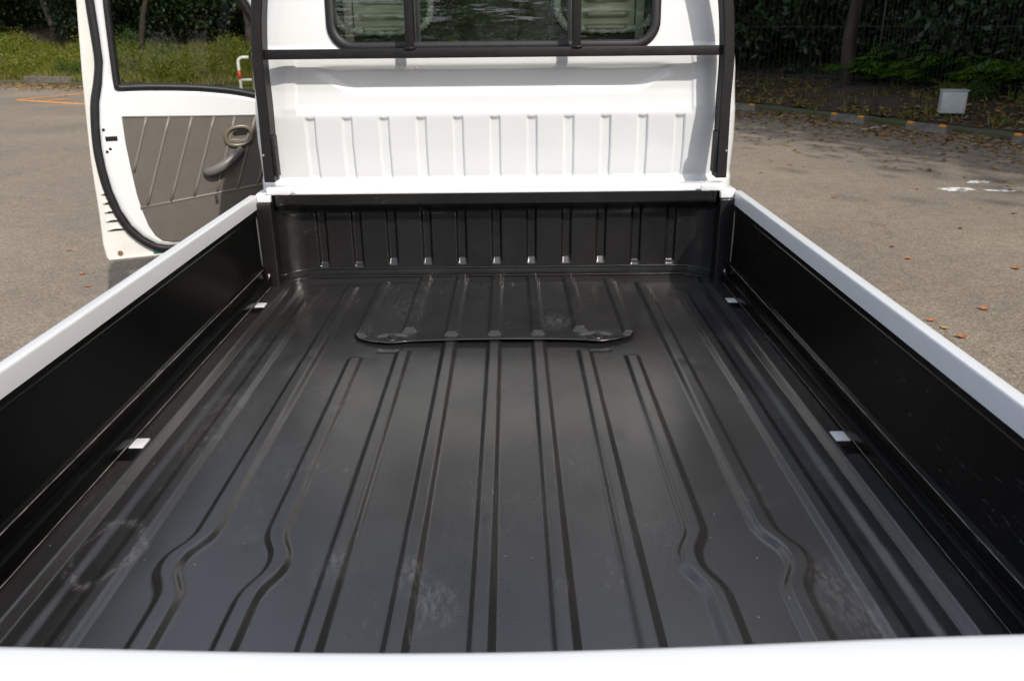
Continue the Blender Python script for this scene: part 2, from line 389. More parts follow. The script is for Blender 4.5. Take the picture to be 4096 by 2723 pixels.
def bevel_box(name, lo, hi, mat, parent=None, bev=0.004, seg=2):
    bm = bmesh.new(); bmesh.ops.create_cube(bm, size=1)
    for v in bm.verts:
        v.co = Vector([lo[i] + (v.co[i] + .5) * (hi[i] - lo[i]) for i in range(3)])
    if bev: bmesh.ops.bevel(bm, geom=bm.edges[:], offset=bev, segments=seg, affect='EDGES', profile=.6)
    me = bpy.data.meshes.new(name); bm.to_mesh(me); bm.free()
    me.materials.append(mat); me.shade_smooth(); me.set_sharp_from_angle(angle=math.radians(40))
    return link(bpy.data.objects.new(name, me), parent)

def tube(name, pts, rad, mat, parent=None, n=10, closed=False, flat=1.0, up=(0, 0, 1)):
    """round (or flattened) tube along a path"""
    pts = [Vector(p) for p in pts]; V = []; Fc = []
    k = len(pts)
    for i, p in enumerate(pts):
        a = pts[(i - 1) % k] if (closed or i) else pts[0]
        b = pts[(i + 1) % k] if (closed or i < k - 1) else pts[-1]
        t = (b - a).normalized(); s = t.cross(Vector(up))
        if s.length < 1e-4: s = t.cross(Vector((1, 0, 0)))
        s.normalize(); w = s.cross(t)
        r = rad[i] if isinstance(rad, (list, tuple)) else rad
        for j in range(n):
            q = 2 * math.pi * j / n
            V.append(p + s * math.cos(q) * r + w * math.sin(q) * r * flat)
    m = k if closed else k - 1
    for i in range(m):
        for j in range(n):
            A = i * n + j; B = i * n + (j + 1) % n; C = ((i + 1) % k) * n + (j + 1) % n; D = ((i + 1) % k) * n + j
            Fc.append((A, B, C, D))
    if not closed:
        Fc.append(tuple(range(n - 1, -1, -1))); Fc.append(tuple((k - 1) * n + j for j in range(n)))
    return mesh_obj(name, V, Fc, mat, parent, True)

def sweep_rect(name, path, hw, hd, mat, parent=None, bev=.003):
    """rectangular section swept along a path in the xz plane; hw across, hd in y"""
    V = []; Fc = []
    sec = [(-hw, -hd + bev), (-hw + bev, -hd), (hw - bev, -hd), (hw, -hd + bev), (hw, hd - bev), (hw - bev, hd), (-hw + bev, hd), (-hw, hd - bev)]
    k = len(path)
    for i, p in enumerate(path):
        a = Vector(path[max(0, i - 1)]); b = Vector(path[min(k - 1, i + 1)])
        t = (b - a).normalized(); s = Vector((t.z, 0, -t.x))
        if s.length < 1e-5: s = Vector((1, 0, 0))
        s.normalize()
        for (u, v) in sec: V.append(Vector(p) + s * u + Vector((0, v, 0)))
    for i in range(k - 1):
        for j in range(8):
            Fc.append((i * 8 + j, i * 8 + (j + 1) % 8, (i + 1) * 8 + (j + 1) % 8, (i + 1) * 8 + j))
    Fc.append(tuple(range(7, -1, -1))); Fc.append(tuple((k - 1) * 8 + j for j in range(8)))
    return mesh_obj(name, V, Fc, mat, parent, False)

def sweep_y(name, prof, y0, y1, mat, parent=None, ny=2, yfun=None, smooth_angle=30):
    """closed profile (x,z) swept along y"""
    k = len(prof); V = []; Fc = []
    for i in range(ny):
        y = y0 + (y1 - y0) * i / (ny - 1)
        for (x, z) in prof: V.append((x, y, z))
    for i in range(ny - 1):
        for j in range(k):
            Fc.append((i * k + j, i * k + (j + 1) % k, (i + 1) * k + (j + 1) % k, (i + 1) * k + j))
    Fc.append(tuple(range(k - 1, -1, -1))); Fc.append(tuple((ny - 1) * k + j for j in range(k)))
    o = mesh_obj(name, V, Fc, mat, parent, True)
    bm = bmesh.new(); bm.from_mesh(o.data); bmesh.ops.recalc_face_normals(bm, faces=bm.faces[:]); bm.to_mesh(o.data); bm.free()
    o.data.set_sharp_from_angle(angle=math.radians(smooth_angle))
    return o

def smooth_path(pts, n=8, closed=False):
    """Catmull-Rom"""
    out = []; k = len(pts); P = [Vector(p) for p in pts]
    rng = range(k) if closed else range(k - 1)
    for i in rng:
        p0 = P[(i - 1) % k] if (closed or i > 0) else P[0]
        p1 = P[i]; p2 = P[(i + 1) % k]
        p3 = P[(i + 2) % k] if (closed or i < k - 2) else P[-1]
        for j in range(n):
            t = j / n
            out.append(.5 * ((2 * p1) + (-p0 + p2) * t + (2 * p0 - 5 * p1 + 4 * p2 - p3) * t * t + (-p0 + 3 * p1 - 3 * p2 + p3) * t ** 3))
    if not closed: out.append(P[-1])
    return out

def plate(name, outer, holes, y0, y1, bev, mat, parent=None):
    """flat plate in local xz with holes; faces +y at y1"""
    cu = bpy.data.curves.new(name + '_c', 'CURVE'); cu.dimensions = '2D'; cu.fill_mode = 'BOTH'
    for loop in [outer] + holes:
        sp = cu.splines.new('POLY'); sp.points.add(len(loop) - 1); sp.use_cyclic_u = True
        for i, (a, b) in enumerate(loop): sp.points[i].co = (a, b, 0, 1)
    th = (y1 - y0) / 2
    cu.extrude = max(0.0, th - bev); cu.bevel_depth = bev; cu.bevel_resolution = 2; cu.offset = -bev
    o = bpy.data.objects.new(name + '_c', cu); COL.objects.link(o)
    dg = bpy.context.evaluated_depsgraph_get()
    me = bpy.data.meshes.new_from_object(o.evaluated_get(dg))
    bpy.data.objects.remove(o); bpy.data.curves.remove(cu)
    # curve local (x, y, z) -> (x, mid - z, y)
    me.transform(Matrix(((1, 0, 0, 0), (0, 0, -1, (y0 + y1) / 2), (0, 1, 0, 0), (0, 0, 0, 1))))
    me.materials.clear(); me.materials.append(mat)
    me.name = name
    me.shade_smooth(); me.set_sharp_from_angle(angle=math.radians(35))
    return link(bpy.data.objects.new(name, me), parent)

def empty(name, loc=(0, 0, 0), rz=0):
    o = bpy.data.objects.new(name, None); COL.objects.link(o); o.location = loc; o.rotation_euler = (0, 0, rz); o.empty_display_size = .2
    return o

def tag(o, label=None, cat=None, group=None, kind=None):
    if label: o['label'] = label
    if cat: o['category'] = cat
    if group: o['group'] = group
    if kind: o['kind'] = kind
    return o

def sstep(a, b, x):
    t = np.clip((x - a) / (b - a), 0, 1); return t * t * (3 - 2 * t)

def blob_noise(X, Y, n, amp, r0, r1, ext, seed):
    """sum of random soft dents"""
    rg = np.random.default_rng(seed); Z = np.zeros_like(X)
    for i in range(n):
        cx = rg.uniform(ext[0], ext[1]); cy = rg.uniform(ext[2], ext[3]); r = rg.uniform(r0, r1); a = rg.normal(0, amp)
        Z += a * np.exp(-((X - cx) ** 2 + ((Y - cy) / rg.uniform(.7, 2.0)) ** 2) / (r * r))
    return Z

# ------------------------------------------------------------------ the ground
def lot_sheet():
    o = mesh_obj('parking_lot', [(-300, -300, 0), (300, -300, 0), (300, 300, 0), (-300, 300, 0)], [(0, 1, 2, 3)], asphalt)
    tag(o, 'worn grey brown asphalt of the parking lot', kind='structure')
lot_sheet()

EDGE = [(-60, 43.2), (-30, 28.9), (-13.4, 21.0), (-5, 17.1), (0.5, 14.6), (3.0, 13.3), (4.3, 11.9), (5.2, 10.2), (6.4, 7.83), (9.0, 2.6), (13.0, -5.45), (24, -27.6)]
edge_pts = [Vector((p[0], p[1], 0)) for p in EDGE]
edge_s = smooth_path(edge_pts, 12)
def edge_frame():
    P = np.array([(p.x, p.y) for p in edge_s]); T = np.gradient(P, axis=0); T /= np.linalg.norm(T, axis=1)[:, None]
    Nn = np.stack([-T[:, 1], T[:, 0]], 1)      # to the left of travel = away from the lot
    return P, T, Nn
EP, ET, EN = edge_frame()
EL = np.concatenate([[0], np.cumsum(np.linalg.norm(np.diff(EP, axis=0), axis=1))])
def verge_h(n):
    n = np.asarray(n, float)
    return .07 + .10 * np.clip(n, 0, 3) + .26 * np.clip(n - 3, 0, 4) + .42 * np.clip(n - 7, 0, 30)
def at_edge(s, n):
    x = np.interp(s, EL, EP[:, 0]); y = np.interp(s, EL, EP[:, 1])
    nx = np.interp(s, EL, EN[:, 0]); ny = np.interp(s, EL, EN[:, 1])
    return x + nx * n, y + ny * n
def s_of(x, y):
    d = (EP[:, 0] - x) ** 2 + (EP[:, 1] - y) ** 2; i = int(np.argmin(d))
    return EL[i], (np.array([x, y]) - EP[i]) @ EN[i]

def verge():
    ns = np.array([.12, .3, .6, 1, 1.5, 2, 2.6, 3.2, 4, 5, 6.5, 8, 10, 13, 17, 22, 30])
    ss = np.linspace(0, EL[-1], 420)
    Sg, Ng = np.meshgrid(ss, ns)
    x, y = at_edge(Sg, Ng)
    z = verge_h(Ng) + RNG.normal(0, .018, Sg.shape) + .05 * np.sin(Sg * 1.3 + Ng) * np.clip(Ng, 0, 1) * .6
    o = grid_obj('verge', np.stack([x, y, z], -1), soil, flip=False)
    tag(o, 'leaf strewn soil bank rising behind the parking lot', kind='structure')
verge()

def kerb():
    prof = [(-.02, -.02), (-.02, .05), (0, .075), (.10, .08), (.13, .06), (.13, -.02)]
    ss = np.linspace(0, EL[-1], 500); V = []; Fc = []
    k = len(prof)
    for i, s in enumerate(ss):
        for (n, z) in prof:
            x, y = at_edge(s, n); V.append((x, y, z + (random.uniform(-.008, .008) if z > 0 else 0)))
    for i in range(len(ss) - 1):
        for j in range(k - 1):
            Fc.append((i * k + j, (i + 1) * k + j, (i + 1) * k + j + 1, i * k + j + 1))
    o = mesh_obj('kerb', V, Fc, kerb_m); tag(o, 'low mossy dark kerb along the edge of the lot', kind='structure')
kerb()

def stripe(name, a, b, w, mat, label, z=.004):
    a = Vector((*a, z)); b = Vector((*b, z)); d = (b - a).normalized(); s = Vector((-d.y, d.x, 0)) * w / 2
    n = 8; V = []; Fc = []
    for i in range(n + 1):
        p = a.lerp(b, i / n); V += [p + s * random.uniform(.85, 1.1), p - s * random.uniform(.85, 1.1)]
    for i in range(n): Fc.append((2 * i, 2 * i + 1, 2 * i + 3, 2 * i + 2))
    o = mesh_obj(name, V, Fc, mat); tag(o, label, kind='structure')
    return o
stripe('painted_line', (-10.35, 15.5), (-6.6, 13.3), .15, paint_orange, 'orange painted line running right from the corner point beyond the door')
stripe('painted_line', (-10.35, 15.5), (-9.2, 18.2), .14, paint_orange, 'orange painted line running back towards the bank beyond the door', z=.008)
stripe('painted_line', (-9.55, 15.15), (-9.25, 15.5), .16, paint_orange, 'short orange painted tick on the right running line', z=.012)
stripe('painted_line', (4.90, 9.10), (5.85, 9.85), .075, paint_white, 'faded white parking line between two wheel stops')
def smudge(cx, cy, rx, ry, ang, label):
    V = [(cx, cy, .004)]; n = 22
    for i in range(n):
        q = 2 * math.pi * i / n; r = random.uniform(.55, 1.15)
        x, y = rx * r * math.cos(q), ry * r * math.sin(q)
        V.append((cx + x * math.cos(ang) - y * math.sin(ang), cy + x * math.sin(ang) + y * math.cos(ang), .004))
    o = mesh_obj('paint_smudge', V, [(0, i + 1, (i + 1) % n + 1) for i in range(n)], paint_white)
    tag(o, label, kind='structure')
smudge(4.003, 4.80, .17, .09, .05, 'largest worn white paint mark on the asphalt')
smudge(4.40, 5.14, .13, .09, .3, 'worn white paint mark farthest back on the asphalt')
smudge(4.40, 4.72, .17, .06, -.2, 'thin worn white paint mark on the right')

# ------------------------------------------------------------------ the truck
truck = empty('pickup_truck')
tag(truck, 'white small pickup truck seen over its tailgate, black painted cargo bed, door open', 'truck')
FZ = 0.66
PER = 0.1122

def rib_center(k, y):
    c = k * PER * np.ones_like(y)
    g = np.exp(-(np.abs(y + 1.415) / .052) ** 2.6)
    if abs(k) == 3: c = c - np.sign(k) * .024 * g
    if abs(k) == 4: c = c + np.sign(k) * .027 * g
    return c
def lin(a, b, x):
    t = np.clip((x - a) / (b - a), 0, 1); return .75 * t + .25 * t * t * (3 - 2 * t)
def rib(x, c, half=.0095, sl=.0105, h=.0090):
    d = np.abs(x - c)
    return h * (1 - lin(half, half + sl, d))

def floor_h(X, Y):
    Z = np.zeros_like(X)
    for k in range(-4, 5):
        r = rib(X, rib_center(k, Y), .0095 if abs(k) < 4 else .011)
        if abs(k) <= 2: r = r * (1 - sstep(-.575, -.56, Y) * sstep(-.02, -.04, Y)) if abs(k) == 2 else r
        if abs(k) == 3: r = r * (1 - sstep(-.612, -.600, Y))
        if abs(k) == 4: r = r * (1 - sstep(-.02, .0, Y))
        Z += r
    for sg in (-1, 1):
        Z += rib(X, sg * .557, .010, .011, .006) * (1 - sstep(-.12, -.06, Y))
        ax = sg * X
        Z += .010 * sstep(.645, .660, ax)
        Z -= .004 * np.exp(-((ax - .6425) / .0035) ** 2)
        Z += .003 * sstep(.600, .620, ax) - .003 * sstep(.634, .642, ax)
        # embossed ovals near the front corners
        d = np.sqrt(((X - sg * .545) / .022) ** 2 + ((Y + .135) / .05) ** 2)
        Z += .0035 * np.exp(-((d - 1) / .22) ** 2)
        # shallow pressed tabs beside the cover bolts
        d = np.maximum(np.abs(X - sg * .262) / .030, np.abs(Y + .552) / .016)
        Z -= .004 * (1 - sstep(.75, 1.1, d))
    Z += blob_noise(X, Y, 80, .0010, .04, .16, (-.65, .65, -1.9, .0), 5)
    Z += blob_noise(X, Y, 60, .0008, .012, .03, (-.65, .65, -1.9, .0), 6)
    return Z

def cargo_floor():
    xs = np.arange(-.7030, .7031, .0025)
    ys = np.concatenate([np.arange(-1.95, -1.50, .02), np.arange(-1.50, -1.33, .006), np.arange(-1.33, -.64, .02), np.arange(-.64, -.55, .005), np.arange(-.55, .0, .02), np.linspace(.0, .075, 10)])
    X, Y = np.meshgrid(xs, ys)
    Z = FZ + floor_h(X, Y)
    Z += .012 * sstep(.02, .07, Y)
    o = grid_obj('cargo_floor', np.stack([X, Y, Z], -1), bed_black, truck)
    # underside skirt so that the sheet has depth
    return o
cargo_floor()
bevel_box('bed_frame', (-.69, -1.93, .50), (.69, .05, .635), dark_plastic, truck, .01)

def access_cover():
    """pressed steel hatch lying on the floor, its rear edge lifted a little between the bolts"""
    xs = np.arange(-.380, .3801, .0025); ys = np.arange(-.530, .0, .005)
    X, Y = np.meshgrid(xs, ys)
    W_ = .369; yb = -.515; r = .085
    ax = np.abs(X)
    # rounded outline: pull the border vertices onto the outline
    corner = np.clip(ax - (W_ - r), 0, None)
    ymin = yb + r - np.sqrt(np.clip(r * r - np.clip(corner, 0, r) ** 2, 0, None))
    ymin = ymin - .010 * np.exp(-((ax - .262) / .04) ** 2)
    Yp = np.maximum(Y, ymin)
    inside = (ax <= W_ + .002)
    H = np.zeros_like(X)
    for k in range(-3, 4):
        d = rib(X, k * PER, .0105, .010, .0085)
        if abs(k) == 3: d = rib(X, k * .116, .0085, .009, .007)
        e = sstep(yb + .030, yb + .046, Yp) if abs(k) != 2 else sstep(yb + .062, yb + .082, Yp)
        H += d * e
    for sg in (-1, 1):
        d = np.sqrt(((X - sg * .262) / .046) ** 2 + ((Yp - yb - .03) / .027) ** 2)
        H -= .003 * (1 - sstep(.7, 1.1, d))
        d = np.maximum(np.abs(X - sg * .255) / .04, np.abs(Yp + .15) / .07)
        H += .004 * (1 - sstep(.7, 1.1, d))
        d = np.maximum(np.abs(X) / .055, np.abs(Yp + .035) / .02)
        H += .002 * (1 - sstep(.8, 1.0, d))
    lift = .0055 + .004 * np.exp(-((Yp - yb) / .05) ** 2) * np.clip(np.sin((X + .26) / .52 * math.pi), 0, 1) + .003 * np.exp(-((Yp - yb) / .03) ** 2)
    lift = lift + blob_noise(X, Yp, 25, .0012, .02, .06, (-.36, .36, -.5, -.05), 8)
    under = np.zeros_like(X)
    Z = FZ + lift + .0045 + H
    keep = inside[:-1, :-1] & inside[1:, 1:] & inside[:-1, 1:]
    o = grid_obj('access_cover', np.stack([X, Yp, Z], -1), bed_black, truck, keep=keep)
    so = o.modifiers.new('thick', 'SOLIDIFY'); so.thickness = .0022; so.offset = -1
    for sg in (-1, 1):
        bm = bmesh.new()
        bmesh.ops.create_cone(bm, cap_ends=True, segments=20, radius1=.0165, radius2=.0155, depth=.002, matrix=Matrix.Translation((0, 0, .001)))
        bmesh.ops.create_cone(bm, cap_ends=True, segments=6, radius1=.0105, radius2=.0098, depth=.009, matrix=Matrix.Translation((0, 0, .005)))
        me = bpy.data.meshes.new('bolt'); bm.to_mesh(me); bm.free(); me.materials.append(bolt_m)
        b = link(bpy.data.objects.new('bolt', me), o); b.location = (sg * .264, -.489, FZ + .0098)
access_cover()

# white unpainted pockets where the gates are hinged
for sg in (-1, 1):
    for y in (-1.045, -.215):
        p = bevel_box('hinge_pocket', (sg * .679 - .0135, y - .018, FZ + .006), (sg * .679 + .0135, y + .020, FZ + .0125), white, truck, .002)
        q = bevel_box('recess_patch', (sg * .679 - .0145, y - .064, FZ + .006), (sg * .679 + .0140, y - .019, FZ + .0118), gate_black, p, .0015)  # raised black plate added in place of the darker recess beside the pocket

# front panel of the bed -------------------------------------------------
def front_panel():
    S_ = np.arange(-.735, .7351, .0025)
    # plan curve: flat to |s| .595, then a soft corner towards the rear
    ax = np.abs(S_)
    bend = np.clip((ax - .600) / .085, 0, 1.55)
    xc = np.sign(S_) * (np.minimum(ax, .600) + .085 * np.sin(np.minimum(bend, math.pi / 2)) * (ax > .6))
    yc = .060 - .085 * (1 - np.cos(np.minimum(bend, math.pi / 2)))
    zs = np.concatenate([np.array([-.02, .0, .006, .012]), np.linspace(.014, .034, 9), np.linspace(.036, .052, 6), np.linspace(.0545, .08, 10), np.linspace(.085, .25, 16), np.linspace(.254, .289, 14)])
    V = np.zeros((len(zs), len(S_), 3))
    for i, z in enumerate(zs):
        off = 0.0
        # foot step: sticks out .018 under z=.036
        foot = .004 * (1 - lin(.020, .040, np.array(z)))
        # lip: rolls out towards the bed at the top
        lip = .067 * sstep(.218, .260, np.array(z))
        fade = 1 - sstep(.660, .700, ax)
        g = np.zeros_like(S_)
        for k in range(-5, 6):
            c = k * .1095
            zb = .050 if abs(k) < 4 else .046
            d = np.abs(S_ - c)
            g += .0120 * (1 - lin(.0105, .0165, d)) * lin(zb - .002, zb + (.020 if abs(k) < 4 else .012), np.array(z)) * (1 - sstep(.235, .255, np.array(z)))
        dent = .0015 * np.exp(-((S_ - .13) / .05) ** 2 - ((z - .18) / .04) ** 2)
        V[i, :, 0] = xc
        V[i, :, 1] = yc - foot * (1 - .5 * sstep(.6, .68, ax)) - lip * fade * (1 - .25 * sstep(.60, .66, ax)) + g - dent
        V[i, :, 2] = FZ + z
    V[:, :, 1] += blob_noise(V[:, :, 0], V[:, :, 2], 40, .0007, .02, .07, (-.6, .6, FZ, FZ + .28), 12)
    grid_obj('front_panel', V, wall_black, truck)
front_panel()
# raised seam bead along the foot of the panel
def seam(z, dy, x1, rad, seed):
    rg_ = random.Random(seed); pts = []
    for i in range(110):
        x = -x1 + 2 * x1 * i / 109
        e = min(1.0, max(0.0, (abs(x) - .600) / .085))
        yp = .060 - .085 * (1 - math.cos(math.asin(e)))
        drop = .010 * max(0.0, (abs(x) - .55) / .12) ** 2
        pts.append((x, yp - dy + rg_.uniform(-.0004, .0004), FZ + z - drop + rg_.uniform(-.0006, .0006)))
    return tube('sealer_bead', pts, rad, wall_black, truck, 8)
seam(.040, .0020, .672, .0024, 1)
seam(.0135, .0050, .668, .0022, 2)

front_rail = bevel_box('front_rail', (-.625, -.003, FZ + .2895), (.625, .050, FZ + .3075), white, truck, .006, 3)
bevel_box('rail_lip', (-.60, -.0075, FZ + .2897), (.60, -.0025, FZ + .2945), white, front_rail, .0015)
for sg in (-1, 1):
    c = bevel_box('rail_end_cap', (min(sg * .615, sg * .688), -.006, FZ + .286), (max(sg * .615, sg * .690), .046, FZ + .3095), white, front_rail, .006, 3)
    bevel_box('latch_plate', (min(sg * .672, sg * .7130), -.024, FZ + .2685), (max(sg * .672, sg * .7130), -.0065, FZ + .2890), white, front_rail, .004, 3)
    bevel_box('corner_post', (min(sg * .672, sg * .7172), -.030, FZ + .002), (max(sg * .672, sg * .7172), .03, FZ + .2675), wall_black, truck, .005, 3)
    bevel_box('bare_edge', (min(sg * .699, sg * .7025), -.0335, FZ + .010), (max(sg * .699, sg * .7025), -.0305, FZ + .050), white, truck, 0)
    bevel_box('cab_foot', (min(sg * .690, sg * .735), .032, FZ + .10), (max(sg * .690, sg * .735), .14, FZ + .286), white, truck, .012, 3)

# side gates --------------------------------------------------------------
def side_gate(sg):
    shell = [(.7140, .2500), (.7140, .2835), (.7144, .2866), (.7156, .2884), (.7175, .2890), (.7345, .2890), (.7362, .2884), (.7372, .2868), (.7375, .2840), (.7375, .10), (.7360, .095), (.7360, .0), (.7375, -.006), (.7375, -.03), (.7215, -.03), (.7215, .2500)]
    liner = [(.7160, .2496), (.7160, .2370), (.7146, .2345), (.7146, .2318), (.7172, .2295), (.7186, .22), (.7192, .15), (.7188, .084), (.7176, .0745), (.7126, .0705), (.7114, .0690), (.7118, .0672), (.7132, .0655), (.7134, .0480), (.7120, .0435), (.7095, .0424), (.6975, .0410), (.6950, .0400), (.6940, .0372), (.6940, .0150), (.6990, .0135), (.7060, .0), (.7085, -.02), (.7210, -.02), (.7210, .2496)]
    f = lambda pr: [(sg * x, FZ + z) for x, z in pr]
    g = sweep_y('side_gate', f(shell), -1.905, -.012, white, truck, 40, smooth_angle=45)
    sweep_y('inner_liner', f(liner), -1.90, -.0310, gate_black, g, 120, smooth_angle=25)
    li = g.children[0]
    for (x, z, r, m_) in ((.7108, .0690, .0010, worn_lit_edge), (.6932, .0146, .0009 if sg < 0 else .0006, worn_lit_edge)):
        rg_ = random.Random(3 + sg); pts = [(sg * (x + rg_.uniform(-.0003, .0003)), -1.89 + 1.84 * i / 60, FZ + z + rg_.uniform(-.0003, .0003)) for i in range(61)]
        tube('worn_lit_edge', pts, r, m_, g, 5)  # thin line drawing the crease highlight in colour, along with edge wear
    # hand-sprayed sheet: a little waviness
    n = len(li.data.vertices); co = np.empty(n * 3, np.float32); li.data.vertices.foreach_get('co', co); co = co.reshape(-1, 3)
    co[:, 0] += .0007 * np.sin(co[:, 1] * 5 + co[:, 2] * 20) * (co[:, 2] > FZ + .09) * (co[:, 2] < FZ + .23)
    li.data.vertices.foreach_set('co', co.ravel()); li.data.update()
for sg in (-1, 1): side_gate(sg)

def tailgate():
    prof = [(-1.9200, .05), (-1.9200, .2790), (-1.9215, .2850), (-1.9250, .2885), (-1.9300, .2895), (-1.9560, .2895), (-1.9600, .2885), (-1.9630, .2850), (-1.9640, .2790), (-1.9640, -.05), (-1.9250, -.05), (-1.9250, .05)]
    xs = np.linspace(-.7375, .7375, 60); V = []; Fc = []; k = len(prof)
    for x in xs:
        bow = .016 * (1 - math.cos(math.pi * min(1, abs(x) / .55))) / 2
        for (y, z) in prof: V.append((x, y + bow, FZ + z))
    for i in range(len(xs) - 1):
        for j in range(k): Fc.append((i * k + j, (i + 1) * k + j, (i + 1) * k + (j + 1) % k, i * k + (j + 1) % k))
    Fc.append(tuple(range(k))); Fc.append(tuple((len(xs) - 1) * k + j for j in range(k - 1, -1, -1)))
    o = mesh_obj('tailgate', V, Fc, white, truck, True); o.data.set_sharp_from_angle(angle=math.radians(45))
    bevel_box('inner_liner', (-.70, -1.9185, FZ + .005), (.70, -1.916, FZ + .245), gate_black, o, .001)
tailgate()

# cab rear ------------------------------------------------------------------
def cab_profile_y(z):
    zz = [.94, .958, .975, 1.06, 1.155, 1.166, 1.20, 1.235, 1.31, 1.34, 1.36, 1.45, 1.60, 1.68, 1.73]
    yy = [.106, .108, .121, .110, .0945, .0935, .0985, .1015, .0990, .0990, .104, .112, .128, .145, .20]
    return np.interp(z, zz, yy)
WIN = dict(x=.466, z0=1.368, z1=1.66, r=.058)
def rrect_sd(x, z, hx, z0, z1, r):
    cz = (z0 + z1) / 2; hz = (z1 - z0) / 2
    qx = np.abs(x) - hx + r; qz = np.abs(z - cz) - hz + r
    return np.hypot(np.clip(qx, 0, None), np.clip(qz, 0, None)) + np.minimum(np.maximum(qx, qz), 0) - r
def cab_rear():
    R = .105; flat = .650
    smax = flat + R * math.pi / 2 + .11
    ss = np.concatenate([np.arange(-smax, -.62, .006), np.arange(-.62, .6201, .0025), np.arange(.626, smax, .006)])
    zs = np.concatenate([np.arange(.72, .94, .03), np.arange(.94, 1.36, .004), np.arange(1.36, 1.735, .008)])
    Sg, Z = np.meshgrid(ss, zs)
    a = np.abs(Sg); th = np.clip((a - flat) / R, 0, math.pi / 2); ext = np.clip(a - flat - R * math.pi / 2, 0, None)
    # the body narrows a little towards the roof
    taper = np.interp(Z, [0, 1.08, 1.29, 1.40, 1.50, 1.58, 1.66, 1.735], [1, 1, .980, .958, .93, .89, .83, .72])
    X = np.sign(Sg) * (np.minimum(a, flat) + R * np.sin(th)) * taper
    Y0 = cab_profile_y(Z) + R * (1 - np.cos(th)) + ext
    e = 1 - sstep(.63, .67, a)
    # smoothed profile kinks come from the fine rows; pressed grooves
    g = np.zeros_like(Sg)
    for k in range(-5, 6):
        c = k * .1128
        d = np.abs(Sg - c)
        g += .0075 * (1 - sstep(.0120, .0170, d)) * (1 - sstep(1.150, 1.160, Z - .004 * (d / .015) ** 2)) * sstep(.962, .975, Z)
    # horizontal channel under the window
    hx = .485
    zl = 1.222 + .045 * sstep(.40, .53, a) ** 1.5
    ch = sstep(zl, zl + .026, Z) * (1 - sstep(1.292, 1.312, Z)) * (1 - sstep(.49, .56, a))
    g += .0115 * ch
    # edge strips outside |x| .6 stand proud
    g -= .0045 * sstep(.598, .606, a) * sstep(1.165, 1.19, Z) * (1 - sstep(1.335, 1.345, Z))
    Y = Y0 + g * e
    Y += e * blob_noise(Sg, Z, 45, .0007, .03, .10, (-.6, .6, .95, 1.3), 21)
    sd = rrect_sd(X, Z, WIN['x'], WIN['z0'], WIN['z1'], WIN['r'])
    out = sd > .006
    keep = out[:-1, :-1] | out[1:, 1:] | out[:-1, 1:] | out[1:, :-1]
    grid_obj('cab_rear_panel', np.stack([X, Y, Z], -1), white, truck, keep=keep)
cab_rear()

def rrect_pts(hx, z0, z1, r, n=8):
    P = []
    for (cx, cz, a0) in ((hx - r, z1 - r, 0), (-hx + r, z1 - r, 90), (-hx + r, z0 + r, 180), (hx - r, z0 + r, 270)):
        for i in range(n + 1):
            q = math.radians(a0 + 90 * i / n); P.append((cx + r * math.cos(q), cz + r * math.sin(q)))
    return P
def win_y(z): return float(cab_profile_y(np.array(z)))
def rear_window():
    pts = rrect_pts(WIN['x'] + .008, WIN['z0'] - .008, WIN['z1'] + .008, WIN['r'] + .006, 10)
    fr = tube('rear_window', [(x, win_y(z) - .004, z) for x, z in pts], 0.0145, rubber, truck, 12, True, .55, up=(0, 1, 0))
    fr.data.name = 'window_seal'
    # three panes, the middle one behind
    def pane(x0, x1, dy):
        V = []; nx, nz = 2, 12
        P = np.zeros((nz, nx, 3))
        for i in range(nz):
            z = WIN['z0'] - .012 + (WIN['z1'] - WIN['z0'] + .024) * i / (nz - 1)
            for j in range(nx): P[i, j] = (x0 + (x1 - x0) * j / (nx - 1), .105 + (z - 1.36) * .085 + dy, z)
        return grid_obj('pane', P, win_glass, fr)
    pane(-.47, -.232, .006); pane(.232, .47, .006); pane(-.245, .245, .013)
    for x in (-.222, .222, -.236, .236):
        b = bevel_box('sash_bar', (x - .0055, .112, WIN['z0'] - .01), (x + .0055, .120, WIN['z1'] + .01), rubber, fr, .002)
        b.data.transform(Matrix.Translation((0, 0, 0)))
        me = b.data
        for v in me.vertices: v.co.y += (v.co.z - 1.36) * .085
    bevel_box('bottom_track', (-.45, .108, WIN['z0'] - .006), (.45, .124, WIN['z0'] + .006), rubber, fr, .002)
rear_window()

